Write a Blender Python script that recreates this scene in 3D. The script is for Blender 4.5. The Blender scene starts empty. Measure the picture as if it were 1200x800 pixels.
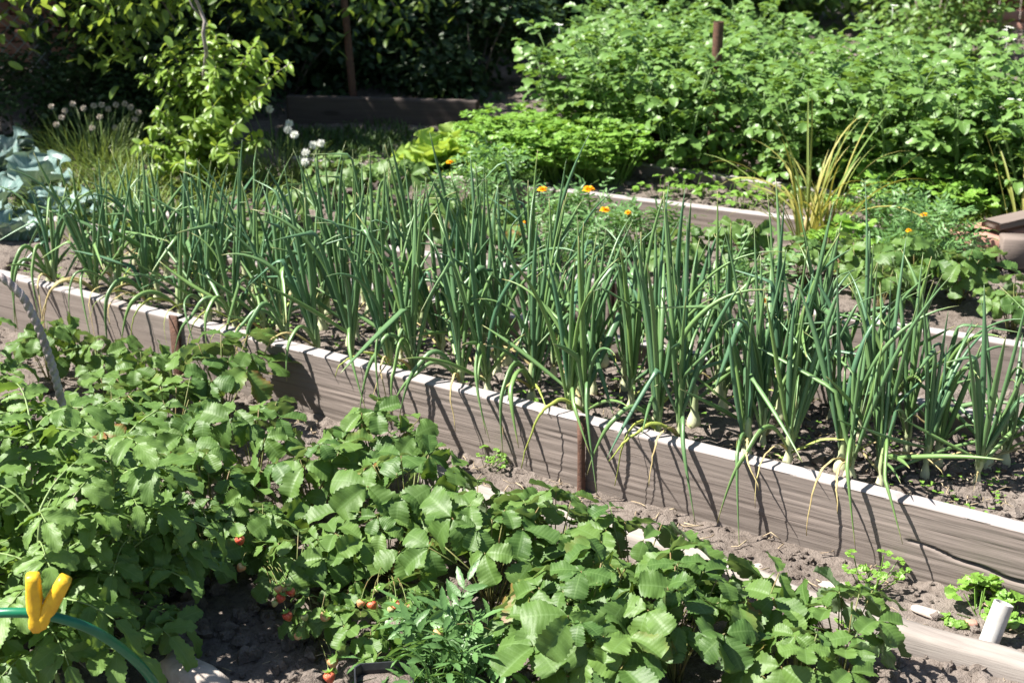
import bpy, math, random
import numpy as np
from mathutils import Vector

random.seed(7)
rng = np.random.default_rng(11)
PI = math.pi
R = math.radians
sc = bpy.context.scene
COL = sc.collection

# ------------------------------------------------------------------ camera
CAM_H, PITCH, LENS = 1.5, 21.0, 50.0
F = LENS / 36 * 1200


def at(px, py, z):
    """Point of the place, at height z, that the photograph shows at a pixel (1200x800)."""
    p = R(PITCH)
    x, y = (px - 600) / F, -(py - 400) / F
    d = (x, math.cos(p) + y * math.sin(p), -math.sin(p) + y * math.cos(p))
    t = (z - CAM_H) / d[2]
    return np.array([d[0] * t, d[1] * t, z])


cam = bpy.data.cameras.new("Camera")
cam_o = bpy.data.objects.new("Camera", cam)
COL.objects.link(cam_o)
cam_o.location = (0, 0, CAM_H)
cam_o.rotation_euler = (R(90 - PITCH), 0, 0)
cam.lens = LENS
cam.sensor_width = 36
cam.clip_start = 0.05
cam.clip_end = 500
cam.dof.use_dof = True
cam.dof.focus_distance = 2.8
cam.dof.aperture_fstop = 6.8
sc.camera = cam_o

# ------------------------------------------------------------------ light
SUN_AZ, SUN_EL = 184.0, 54.0
sdir = Vector((math.cos(R(SUN_AZ)) * math.cos(R(SUN_EL)), math.sin(R(SUN_AZ)) * math.cos(R(SUN_EL)), math.sin(R(SUN_EL))))
sun = bpy.data.lights.new("Sun", 'SUN')
sun.energy = 5.0
sun.angle = R(0.55)
sun.color = (1.0, 0.955, 0.88)
sun_o = bpy.data.objects.new("Sun", sun)
COL.objects.link(sun_o)
sun_o.location = (-6, -1, 9)
sun_o.rotation_euler = sdir.to_track_quat('Z', 'Y').to_euler()
w = bpy.data.worlds.new("World")
sc.world = w
w.use_nodes = True
nt = w.node_tree
bg = nt.nodes["Background"]
sky = nt.nodes.new("ShaderNodeTexSky")
sky.sky_type = 'NISHITA'
sky.sun_disc = False
sky.sun_elevation = R(SUN_EL)
sky.sun_rotation = math.atan2(sdir.x, sdir.y) % (2 * PI)
sky.air_density = 1.2
nt.links.new(sky.outputs[0], bg.inputs[0])
bg.inputs[1].default_value = 0.047
sc.view_settings.view_transform = 'Standard'
sc.view_settings.look = 'None'
sc.view_settings.gamma = 1
sc.view_settings.use_curve_mapping = False
sc.view_settings.exposure = 1.57
sc.render.engine = 'CYCLES'
sc.cycles.max_bounces = 7
sc.cycles.diffuse_bounces = 4
sc.cycles.transmission_bounces = 4
sc.cycles.caustics_reflective = False
sc.cycles.caustics_refractive = False
sc.cycles.use_denoising = True


# ------------------------------------------------------------------ noise
def vnoise(x, y, seed=0):
    x = np.asarray(x, float); y = np.asarray(y, float)
    xi = np.floor(x).astype(np.int64); yi = np.floor(y).astype(np.int64)
    fx = x - xi; fy = y - yi
    fx = fx * fx * (3 - 2 * fx); fy = fy * fy * (3 - 2 * fy)

    def h(a, b):
        n = (a * 374761393 + b * 668265263 + seed * 1442695041) & 0xffffffff
        n = ((n ^ (n >> 13)) * 1274126177) & 0xffffffff
        n = n ^ (n >> 16)
        return (n & 0xffff) / 65535.0
    a = h(xi, yi); b = h(xi + 1, yi); c = h(xi, yi + 1); d = h(xi + 1, yi + 1)
    return (a * (1 - fx) + b * fx) * (1 - fy) + (c * (1 - fx) + d * fx) * fy


def fbm(x, y, seed=0, octs=4, rough=0.5):
    v = 0; amp = 1; tot = 0
    for i in range(octs):
        v = v + amp * vnoise(np.asarray(x) * 2 ** i, np.asarray(y) * 2 ** i, seed + i * 17)
        tot += amp; amp *= rough
    return v / tot


# ------------------------------------------------------------------ mesh collector
class MB:
    def __init__(self):
        self.v = []; self.f = []; self.uv = []; self.t = []; self.n = 0

    def grid(self, P, nu, nv, uv=None, tint=0.5, close=False):
        """P: (nu*nv,3), row major; close joins the last column to the first."""
        i = np.arange(nu - 1)[:, None] * nv
        j = np.arange(nv if close else nv - 1)[None, :]
        k = (j + 1) % nv
        q = np.stack([i + j, i + k, i + nv + k, i + nv + j], -1).reshape(-1, 4) + self.n
        self.v.append(P); self.f.append(q); self.n += len(P)
        if uv is None:
            a, b = np.meshgrid(np.linspace(0, 1, nu), np.linspace(0, 1, nv), indexing='ij')
            uv = np.stack([b.ravel(), a.ravel()], -1)
        self.uv.append(uv)
        self.t.append(np.full(len(P), tint) if np.isscalar(tint) else tint)

    def raw(self, P, q, uv=None, tint=0.5):
        self.v.append(P); self.f.append(np.asarray(q) + self.n); self.n += len(P)
        self.uv.append(np.zeros((len(P), 2)) if uv is None else uv)
        self.t.append(np.full(len(P), tint) if np.isscalar(tint) else tint)

    def tube(self, path, rad, sides=6, tint=0.5, cap=True, lobe=0, twist=0, flat=None):
        path = np.asarray(path, float)
        n = len(path)
        rad = np.full(n, rad) if np.isscalar(rad) else np.asarray(rad, float)
        if cap:
            path = np.vstack([path[:1], path, path[-1:]]); rad = np.concatenate([[1e-5], rad, [1e-5]]); n += 2
            if flat is not None:
                flat = np.concatenate([flat[:1], flat, flat[-1:]])
        tg = np.gradient(path, axis=0)
        if cap:
            tg[0] = tg[1] = path[2] - path[1]; tg[-1] = tg[-2] = path[-2] - path[-3]
        tg /= np.linalg.norm(tg, axis=1)[:, None] + 1e-12
        ref = np.array([0.31, 0.87, 0.37]) if abs(tg[n // 2] @ np.array([0.31, 0.87, 0.37])) < 0.9 else np.array([0.9, -0.3, 0.3])
        ax = np.zeros_like(tg); cur = ref
        for i in range(n):
            cur = cur - tg[i] * (cur @ tg[i]); cur = cur / (np.linalg.norm(cur) + 1e-12); ax[i] = cur
        ay = np.cross(tg, ax)
        th = np.linspace(0, 2 * PI, sides, endpoint=False)
        rr = rad[:, None] * np.ones(sides)[None, :]
        if lobe:
            sl = np.concatenate([[0], np.cumsum(np.linalg.norm(np.diff(path, axis=0), axis=1))])
            rr = rr * (1 + 0.26 * np.abs(np.cos(lobe * 0.5 * (th[None, :] - twist * sl[:, None]))) - 0.2)
        fl = np.ones(n) if flat is None else flat
        P = path[:, None, :] + rr[:, :, None] * (np.cos(th)[None, :, None] * ax[:, None, :] * (1 / np.sqrt(fl))[:, None, None] + np.sin(th)[None, :, None] * ay[:, None, :] * fl[:, None, None])
        a, b = np.meshgrid(np.linspace(0, 1, n), np.linspace(0, 1, sides), indexing='ij')
        self.grid(P.reshape(-1, 3), n, sides, np.stack([b.ravel(), a.ravel()], -1), tint, close=True)

    def lathe(self, prof, sides=14, M=None, tint=0.5):
        prof = np.asarray(prof, float)
        th = np.linspace(0, 2 * PI, sides, endpoint=False)
        P = np.stack([prof[:, :1] * np.cos(th), prof[:, :1] * np.sin(th), np.repeat(prof[:, 1:2], sides, 1)], -1).reshape(-1, 3)
        if M is not None:
            P = P @ M[0].T + M[1]
        a, b = np.meshgrid(np.linspace(0, 1, len(prof)), np.linspace(0, 1, sides), indexing='ij')
        self.grid(P, len(prof), sides, np.stack([b.ravel(), a.ravel()], -1), tint, close=True)

    def box(self, c, s, rot=0.0, bev=0.004, tint=0.5, M=None):
        """bevelled box, centre c, full size s, turned about z."""
        h = np.array(s) / 2; b = min(bev, h.min() * 0.9)
        ring = []
        for z, ins in ((-h[2], b), (-h[2] + b, 0), (h[2] - b, 0), (h[2], b)):
            x, y = h[0] - ins, h[1] - ins
            k = b if ins == 0 else b * 0.4
            ring.append([(-x + k, -y, z), (x - k, -y, z), (x, -y + k, z), (x, y - k, z), (x - k, y, z), (-x + k, y, z), (-x, y - k, z), (-x, -y + k, z)])
        rings = [[(0, 0, -h[2])] * 8] + ring + [[(0, 0, h[2])] * 8]
        P = np.array(rings, float).reshape(-1, 3)
        if M is not None:
            P = P @ np.asarray(M).T
        cs, sn = math.cos(rot), math.sin(rot)
        P = P @ np.array([[cs, -sn, 0], [sn, cs, 0], [0, 0, 1]]).T + np.array(c)
        self.grid(P, 6, 8, None, tint, close=True)

    def build(self, name, mat, parent=None, smooth=True, loc=None, rotz=0.0):
        me = bpy.data.meshes.new(name)
        V = np.concatenate(self.v); Q = np.concatenate(self.f).astype(np.int32); UV = np.concatenate(self.uv); T = np.concatenate(self.t)
        me.vertices.add(len(V)); me.vertices.foreach_set("co", V.astype(np.float32).ravel())
        me.loops.add(Q.size); me.loops.foreach_set("vertex_index", Q.ravel())
        me.polygons.add(len(Q)); me.polygons.foreach_set("loop_start", np.arange(0, Q.size, 4, dtype=np.int32))
        me.polygons.foreach_set("use_smooth", np.full(len(Q), smooth))
        u = me.uv_layers.new(name="UVMap"); u.data.foreach_set("uv", UV[Q.ravel()].astype(np.float32).ravel())
        a = me.attributes.new("tint", 'FLOAT', 'POINT'); a.data.foreach_set("value", T.astype(np.float32))
        me.update(calc_edges=True)
        me.materials.append(mat)
        o = bpy.data.objects.new(name, me)
        COL.objects.link(o)
        if parent is not None:
            o.parent = parent
        if loc is not None:
            o.location = loc
        o.rotation_euler.z = rotz
        return o


def tag(o, label, cat, group=None, kind=None):
    o['label'] = label
    o['category'] = cat
    if group: o['group'] = group
    if kind: o['kind'] = kind
    return o


def setting(o, kind='structure', label=None, cat=None):
    o['kind'] = kind
    if label: o['label'] = label
    if cat: o['category'] = cat
    return o


def thing(name, label, cat, loc=(0, 0, 0), rotz=0.0, group=None, scale=1.0):
    o = bpy.data.objects.new(name, None)
    COL.objects.link(o)
    o.empty_display_size = 0.05
    o.location = loc
    o.rotation_euler.z = rotz
    o.scale = (scale,) * 3
    return tag(o, label, cat, group)


def copy_thing(root, label, loc, rotz=0.0, scale=1.0, group=None):
    r = root.copy(); COL.objects.link(r)
    r.location = loc; r.rotation_euler = (0, 0, rotz); r.scale = (scale,) * 3
    r['label'] = label
    if group: r['group'] = group
    for ch in list(root.children):
        c = ch.copy(); COL.objects.link(c); c.parent = r
        for g in list(ch.children):
            d = g.copy(); COL.objects.link(d); d.parent = c
    return r


ORD = ("first second third fourth fifth sixth seventh eighth ninth tenth eleventh twelfth thirteenth fourteenth fifteenth sixteenth seventeenth eighteenth nineteenth twentieth "
       "twenty-first twenty-second twenty-third twenty-fourth twenty-fifth twenty-sixth twenty-seventh twenty-eighth twenty-ninth thirtieth").split()


# ------------------------------------------------------------------ materials
class Nodes:
    def __init__(self, name):
        self.m = bpy.data.materials.new(name); self.m.use_nodes = True
        self.t = self.m.node_tree; self.b = self.t.nodes["Principled BSDF"]; self.out = self.t.nodes["Material Output"]

    def n(self, typ, **kw):
        x = self.t.nodes.new(typ)
        for k, v in kw.items(): setattr(x, k, v)
        return x

    def l(self, a, b): self.t.links.new(a, b)

    def math(self, op, a, b=None, c=None, clamp=False):
        x = self.n("ShaderNodeMath", operation=op, use_clamp=clamp)
        for i, s in enumerate((a, b, c)):
            if s is None: continue
            if isinstance(s, (int, float)): x.inputs[i].default_value = s
            else: self.l(s, x.inputs[i])
        return x.outputs[0]

    def mix(self, fac, a, b, blend='MIX'):
        x = self.n("ShaderNodeMix", data_type='RGBA', blend_type=blend)
        for i, s in ((0, fac), (6, a), (7, b)):
            if isinstance(s, (int, float)): x.inputs[i].default_value = s
            elif isinstance(s, tuple): x.inputs[i].default_value = (*s, 1)
            else: self.l(s, x.inputs[i])
        return x.outputs[2]

    def noise(self, vec, scale, detail=3, rough=0.55, dist=0.0):
        x = self.n("ShaderNodeTexNoise")
        x.inputs['Scale'].default_value = scale; x.inputs['Detail'].default_value = detail
        x.inputs['Roughness'].default_value = rough; x.inputs['Distortion'].default_value = dist
        if vec is not None: self.l(vec, x.inputs['Vector'])
        return x.outputs[0]

    def ramp(self, fac, stops):
        x = self.n("ShaderNodeValToRGB")
        e = x.color_ramp.elements
        while len(e) < len(stops): e.new(0.5)
        for k, (p, c) in enumerate(stops):
            e[k].position = p; e[k].color = (*c, 1) if isinstance(c, tuple) else (c, c, c, 1)
        self.l(fac, x.inputs[0])
        return x.outputs[0]

    def coord(self, which='Object', scale=None):
        o = self.n("ShaderNodeTexCoord").outputs[which]
        if scale is None: return o
        m = self.n("ShaderNodeMapping"); m.inputs['Scale'].default_value = scale
        self.l(o, m.inputs[0])
        return m.outputs[0]

    def bump(self, h, strength=0.3, dist=0.01):
        x = self.n("ShaderNodeBump"); x.inputs['Strength'].default_value = strength; x.inputs['Distance'].default_value = dist
        self.l(h, x.inputs['Height']); self.l(x.outputs[0], self.b.inputs['Normal'])
        return x.outputs[0]


def leaf_mat(name, c0, c1, vein=None, veins=0, slant=0.0, rough=0.42, spec=0.45, trans=0.3, tcol=None, old=None, var=0.35, back=None, vbump=0.4):
    N = Nodes(name)
    uv = N.coord('UV')
    sep = N.n("ShaderNodeSeparateXYZ"); N.l(uv, sep.inputs[0])
    u, v = sep.outputs[0], sep.outputs[1]
    at_ = N.n("ShaderNodeAttribute", attribute_name="tint")
    tint = at_.outputs['Fac']
    col = N.mix(tint, c0, c1)
    obj = N.coord('Object')
    nz = N.noise(obj, 45, 3)
    col = N.mix(N.math('MULTIPLY', N.math('SUBTRACT', nz, 0.35, clamp=True), var), col, tuple(min(1, x * 1.7) for x in c1), 'MIX')
    au = N.math('ABSOLUTE', N.math('SUBTRACT', u, 0.5))
    h = None
    if vein:
        mid = N.math('SUBTRACT', 1.0, N.math('MULTIPLY', au, 22.0), clamp=True)
        if veins:
            ph = N.math('SUBTRACT', v, N.math('MULTIPLY', au, slant))
            fr = N.math('FRACT', N.math('MULTIPLY', ph, float(veins)))
            tri = N.math('ABSOLUTE', N.math('SUBTRACT', fr, 0.5))       # .5 at the vein
            lat = N.math('MULTIPLY', N.math('SUBTRACT', tri, 0.41, clamp=True), 11.0, clamp=True)
            vm = N.math('MAXIMUM', mid, N.math('MULTIPLY', lat, 0.75))
            h = N.math('MULTIPLY', tri, -vbump)
        else:
            vm = mid
        col = N.mix(N.math('MULTIPLY', vm, 0.6), col, vein)
    if old:
        n2 = N.noise(obj, 22, 4, 0.65)
        edge = N.math('ADD', N.math('MULTIPLY', au, 0.7), N.math('MULTIPLY', n2, 0.9))
        isold = N.math('MULTIPLY', N.math('SUBTRACT', tint, 0.80, clamp=True), 9.0, clamp=True)
        m = N.math('MULTIPLY', N.math('MULTIPLY', N.math('SUBTRACT', edge, 0.62, clamp=True), 5.0, clamp=True), isold)
        col = N.mix(m, col, old)
    if back:
        g = N.n("ShaderNodeNewGeometry")
        col = N.mix(N.math('MULTIPLY', g.outputs['Backfacing'], 0.8), col, back)
    N.l(col, N.b.inputs['Base Color'])
    N.b.inputs['Roughness'].default_value = rough
    N.b.inputs['Specular IOR Level'].default_value = spec
    fine = N.noise(obj, 260, 2)
    hh = fine if h is None else N.math('ADD', N.math('MULTIPLY', fine, 0.5), h)
    N.bump(hh, 0.35, 0.002)
    tr = N.n("ShaderNodeBsdfTranslucent")
    N.l(N.mix(0.6, col, tcol or tuple(min(1, a * b) for a, b in zip(c1, (1.9, 1.7, 0.7)))), tr.inputs[0])
    ms = N.n("ShaderNodeMixShader"); ms.inputs[0].default_value = trans
    N.l(N.b.outputs[0], ms.inputs[1]); N.l(tr.outputs[0], ms.inputs[2]); N.l(ms.outputs[0], N.out.inputs[0])
    return N.m


def plain_mat(name, c0, c1=None, scale=60, rough=0.6, spec=0.35, bump=0.2, bscale=200, metal=0.0, trans=0.0):
    N = Nodes(name)
    obj = N.coord('Object')
    c1 = c1 or tuple(x * 0.8 for x in c0)
    f = N.noise(obj, scale, 4)
    N.l(N.mix(N.ramp(f, [(0.35, 0.0), (0.65, 1.0)]), c0, c1), N.b.inputs['Base Color'])
    N.b.inputs['Roughness'].default_value = rough
    N.b.inputs['Specular IOR Level'].default_value = spec
    N.b.inputs['Metallic'].default_value = metal
    if bump: N.bump(N.noise(obj, bscale, 3), bump, 0.003)
    if trans:
        tr = N.n("ShaderNodeBsdfTranslucent"); tr.inputs[0].default_value = (*c0, 1)
        ms = N.n("ShaderNodeMixShader"); ms.inputs[0].default_value = trans
        N.l(N.b.outputs[0], ms.inputs[1]); N.l(tr.outputs[0], ms.inputs[2]); N.l(ms.outputs[0], N.out.inputs[0])
    return N.m


def wood_mat(name, c0, c1, dark, rough=0.85, edge_tones=False):
    N = Nodes(name)
    g = N.coord('Object', (1.2, 14, 26))
    a = N.noise(g, 2.2, 6, 0.62, 0.25)
    fine = N.noise(N.coord('Object', (3, 60, 160)), 2.0, 4, 0.6)
    big = N.noise(N.coord('Object', (1, 1, 1)), 3.3, 4, 0.6)
    col = N.mix(N.ramp(a, [(0.3, 0.0), (0.7, 1.0)]), c0, c1)
    col = N.mix(N.math('MULTIPLY', N.ramp(fine, [(0.30, 1.0), (0.48, 0.0)]), 0.26), col, dark)
    crack = N.noise(N.coord('Object', (0.7, 6, 40)), 2.6, 3, 0.4, 0.3)
    cm = N.ramp(crack, [(0.27, 1.0), (0.33, 0.0)])
    col = N.mix(N.math('MULTIPLY', cm, 0.45), col, dark)
    col = N.mix(N.math('MULTIPLY', N.ramp(big, [(0.45, 0.0), (0.75, 1.0)]), 0.4), col, tuple(x * 0.62 for x in c1))
    kn = N.n("ShaderNodeTexVoronoi"); kn.inputs['Scale'].default_value = 1.0; N.l(N.coord('Object', (2.3, 0.6, 7.5)), kn.inputs['Vector'])
    col = N.mix(N.math('MULTIPLY', N.ramp(kn.outputs['Distance'], [(0.07, 1.0), (0.12, 0.0)]), 0.75), col, dark)
    mud = N.noise(N.coord('Object', (1, 1, 1)), 16, 5, 0.65)
    sz0 = N.n("ShaderNodeSeparateXYZ"); N.l(N.coord('Object'), sz0.inputs[0])
    low = N.math('MULTIPLY', N.math('ADD', N.math('MULTIPLY', sz0.outputs[2], -1.0), -0.105), 14.0)      # soil splashed and caked along the foot
    mm = N.math('ADD', low, N.math('SUBTRACT', mud, 0.5), clamp=True)
    if edge_tones: col = N.mix(N.math('MULTIPLY', mm, 0.75), col, (0.15, 0.128, 0.113))
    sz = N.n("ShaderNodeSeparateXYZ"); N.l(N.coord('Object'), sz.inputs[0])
    worn = N.math('MULTIPLY', N.math('ADD', sz.outputs[2], 0.0065), 260.0, clamp=True)      # the sawn top edge, mixed to a paler silver grey
    if edge_tones: col = N.mix(N.math('MULTIPLY', worn, 0.8), col, N.mix(N.ramp(a, [(0.3, 0.0), (0.7, 1.0)]), (0.36, 0.335, 0.335), (0.29, 0.265, 0.262)))
    N.l(col, N.b.inputs['Base Color'])
    N.b.inputs['Roughness'].default_value = rough
    N.b.inputs['Specular IOR Level'].default_value = 0.25
    h = N.math('SUBTRACT', N.math('ADD', N.math('MULTIPLY', fine, 0.7), N.math('MULTIPLY', a, 0.6)), cm)
    N.bump(h, 0.32, 0.004)
    return N.m


def soil_mat():
    N = Nodes("soil")
    p = N.coord('Object')
    a = N.noise(p, 3.0, 5, 0.6); b = N.noise(p, 55, 5, 0.65); c = N.noise(p, 240, 3, 0.6)
    col = N.mix(N.ramp(a, [(0.35, 0.0), (0.65, 1.0)]), (0.150, 0.124, 0.107), (0.21, 0.178, 0.156))
    col = N.mix(N.math('MULTIPLY', N.ramp(b, [(0.35, 1.0), (0.55, 0.0)]), 0.55), col, (0.055, 0.042, 0.034))
    N.l(col, N.b.inputs['Base Color'])
    N.b.inputs['Roughness'].default_value = 0.95
    N.b.inputs['Specular IOR Level'].default_value = 0.12
    N.bump(N.math('ADD', b, N.math('MULTIPLY', c, 0.5)), 0.8, 0.012)
    return N.m


M = {}
M['soil'] = soil_mat()
M['strawberry'] = leaf_mat("strawberry_leaf", (0.042, 0.098, 0.021), (0.122, 0.205, 0.044), (0.15, 0.25, 0.08), 9, 0, 0.5, 0.38, 0.26, vbump=.6, old=(0.2, 0.085, 0.03), back=(0.19, 0.26, 0.15))
M['petiole'] = plain_mat("petiole", (0.14, 0.2, 0.06), (0.2, 0.13, 0.06), 20, 0.5)
M['berry_ripe'] = plain_mat("berry_ripe", (0.5, 0.025, 0.02), (0.62, 0.16, 0.08), 60, 0.3, 0.5, 0.6, 420)
M['berry_pale'] = plain_mat("berry_pale", (0.5, 0.42, 0.2), (0.55, 0.2, 0.1), 45, 0.38, 0.45, 0.6, 420)
M['berry_green'] = plain_mat("berry_green", (0.3, 0.36, 0.12), (0.42, 0.4, 0.18), 60, 0.4, 0.45, 0.6, 420)
M['onion'] = None
M['potato'] = leaf_mat("potato_leaf", (0.076, 0.155, 0.032), (0.148, 0.262, 0.064), (0.2, 0.32, 0.12), 5, 1.0, 0.42, 0.5, 0.3)
M['potato_stem'] = plain_mat("potato_stem", (0.1, 0.17, 0.05), None, 30, 0.5)
M['tomato'] = leaf_mat("tomato_leaf", (0.07, 0.14, 0.03), (0.14, 0.235, 0.055), (0.17, 0.27, 0.09), 6, 0.9, 0.5, 0.4, 0.3)
M['tomato_stem'] = plain_mat("tomato_stem", (0.2, 0.28, 0.1), None, 30, 0.55)
M['lettuce'] = leaf_mat("lettuce_leaf", (0.2, 0.32, 0.06), (0.3, 0.42, 0.1), (0.4, 0.5, 0.2), 6, 0.8, 0.4, 0.4, 0.35)
M['parsley'] = leaf_mat("parsley_leaf", (0.12, 0.24, 0.035), (0.19, 0.34, 0.06), None, 0, 0, 0.4, 0.45, 0.3)
M['marigold'] = leaf_mat("marigold_leaf", (0.075, 0.16, 0.05), (0.13, 0.25, 0.08), None, 0, 0, 0.42, 0.45, 0.28)
M['petal'] = plain_mat("marigold_petal", (0.92, 0.50, 0.01), (0.9, 0.36, 0.008), 90, 0.5, 0.3, 0.3, trans=0.25)
M['cabbage'] = leaf_mat("cabbage_leaf", (0.105, 0.175, 0.16), (0.17, 0.25, 0.24), (0.48, 0.54, 0.5), 5, 1.2, 0.45, 0.4, 0.12)
M['chive'] = leaf_mat("chive_leaf", (0.09, 0.16, 0.04), (0.2, 0.27, 0.08), None, 0, 0, 0.4, 0.4, 0.25)
M['white_flower'] = plain_mat("white_flower", (0.8, 0.8, 0.76), (0.66, 0.67, 0.6), 150, 0.7, 0.2, 0.6, 300, trans=0.2)
M['dry_flower'] = plain_mat("dry_flower", (0.5, 0.45, 0.38), (0.36, 0.31, 0.28), 150, 0.8, 0.2, 0.6, 300)
M['plum'] = leaf_mat("plum_leaf", (0.10, 0.19, 0.026), (0.20, 0.31, 0.045), (0.32, 0.42, 0.12), 6, 0.9, 0.36, 0.5, 0.36, tcol=(0.45, 0.55, 0.06))
M['tree_leaf'] = leaf_mat("tree_leaf", (0.045, 0.085, 0.016), (0.1, 0.15, 0.03), (0.14, 0.2, 0.06), 6, 0.9, 0.36, 0.5, 0.3)
M['bough_leaf'] = leaf_mat('bough_leaf', (0.07, 0.13, 0.02), (0.14, 0.22, 0.034), (0.2, 0.28, 0.08), 6, 0.9, 0.36, 0.5, 0.36, tcol=(0.35, 0.45, 0.05))
M['shade_dark_leaf'] = leaf_mat("shade_dark_leaf", (0.022, 0.05, 0.018), (0.05, 0.09, 0.03), None, 0, 0, 0.42, 0.4, 0.22)  # dark foliage, with the shade of the back edge put into its colour
M['bush_leaf'] = leaf_mat("bush_leaf", (0.07, 0.15, 0.035), (0.14, 0.23, 0.05), None, 0, 0, 0.42, 0.45, 0.3)
M['garlic'] = leaf_mat("garlic_leaf", (0.1, 0.19, 0.04), (0.34, 0.31, 0.09), None, 0, 0, 0.5, 0.35, 0.25)
M['grass'] = leaf_mat("grass_blade", (0.09, 0.17, 0.03), (0.2, 0.26, 0.07), None, 0, 0, 0.5, 0.3, 0.25)
M['shade_painted_grass'] = leaf_mat('shade_painted_grass_blade', (0.03, 0.07, 0.016), (0.06, 0.11, 0.025), None, 0, 0, 0.5, 0.3, 0.25)  # darker copy of the grass, tree shade painted into the blades
M['straw'] = plain_mat("straw", (0.45, 0.37, 0.24), (0.28, 0.21, 0.14), 40, 0.8)
M['bark'] = plain_mat("bark", (0.2, 0.17, 0.145), (0.1, 0.08, 0.065), 26, 0.9, 0.2, 0.9, 70)
M['twig'] = plain_mat("grey_twig", (0.34, 0.31, 0.29), (0.2, 0.17, 0.15), 30, 0.8, 0.2, 0.6, 120)
M['board'] = wood_mat("weathered_board", (0.235, 0.196, 0.174), (0.185, 0.152, 0.134), (0.085, 0.066, 0.056), edge_tones=True)
M['board_grey'] = wood_mat("grey_board", (0.33, 0.295, 0.265), (0.24, 0.21, 0.19), (0.1, 0.08, 0.07))
M['board_dark_shade'] = wood_mat("dark_and_shade_board", (0.085, 0.068, 0.06), (0.06, 0.046, 0.042), (0.03, 0.024, 0.02))  # shade put into the colour of two boards; also the dark peg
M['board_block'] = wood_mat('timber_block_wood', (0.2, 0.16, 0.14), (0.15, 0.12, 0.105), (0.07, 0.055, 0.045))
M['fence'] = wood_mat("brown_fence_wood", (0.2, 0.09, 0.06), (0.14, 0.06, 0.042), (0.06, 0.03, 0.02))
M['rust'] = plain_mat("rusty_iron", (0.16, 0.085, 0.06), (0.095, 0.055, 0.042), 45, 0.75, 0.3, 0.7, 220, 0.25)
M['rebar'] = plain_mat("grey_rod", (0.44, 0.39, 0.38), (0.26, 0.21, 0.205), 40, 0.6, 0.4, 0.5, 150, 0.2)
M['wire'] = plain_mat("lightened_green_wire", (0.3, 0.4, 0.37), None, 40, 0.5, 0.4, 0.1)  # colour lightened in place of sun on the shaded wires
M['hose'] = plain_mat("green_hose", (0.003, 0.11, 0.05), (0.006, 0.14, 0.065), 30, 0.33, 0.5, 0.1, 90)
M['yellow'] = plain_mat("yellow_plastic", (0.75, 0.47, 0.02), (0.62, 0.36, 0.02), 70, 0.42, 0.45, 0.25, 160)
M['steel'] = plain_mat("steel_spring", (0.55, 0.5, 0.42), None, 80, 0.4, 0.5, 0.1, 100, 0.9)
M['white_pipe'] = plain_mat("white_plastic", (0.5, 0.49, 0.475), (0.38, 0.36, 0.335), 26, 0.45, 0.45, 0.15, 90)
M['black_plastic'] = plain_mat("black_plastic", (0.018, 0.019, 0.022), (0.03, 0.03, 0.034), 40, 0.42, 0.5, 0.2, 120)
M['stone'] = plain_mat("pale_stone", (0.42, 0.37, 0.33), (0.3, 0.25, 0.22), 22, 0.9, 0.2, 0.7, 80)
M['brick'] = plain_mat("pink_brick", (0.44, 0.24, 0.18), (0.34, 0.19, 0.15), 24, 0.9, 0.2, 0.7, 90)


def seeds(m):
    t = m.node_tree; b = t.nodes["Principled BSDF"]; lk = b.inputs['Base Color'].links[0].from_socket
    co = t.nodes.new("ShaderNodeTexCoord"); vo = t.nodes.new("ShaderNodeTexVoronoi"); vo.inputs['Scale'].default_value = 330
    t.links.new(co.outputs['Object'], vo.inputs['Vector'])
    r = t.nodes.new("ShaderNodeValToRGB"); r.color_ramp.elements[0].position = .18; r.color_ramp.elements[0].color = (1, 1, 1, 1); r.color_ramp.elements[1].position = .26; r.color_ramp.elements[1].color = (0, 0, 0, 1)
    t.links.new(vo.outputs['Distance'], r.inputs[0])
    x = t.nodes.new("ShaderNodeMix"); x.data_type = 'RGBA'; x.inputs[7].default_value = (.6, .45, .12, 1)
    t.links.new(r.outputs[0], x.inputs[0]); t.links.new(lk, x.inputs[6]); t.links.new(x.outputs[2], b.inputs['Base Color'])


for k_ in ('ripe', 'pale', 'green'): seeds(M['berry_' + k_])


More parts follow.
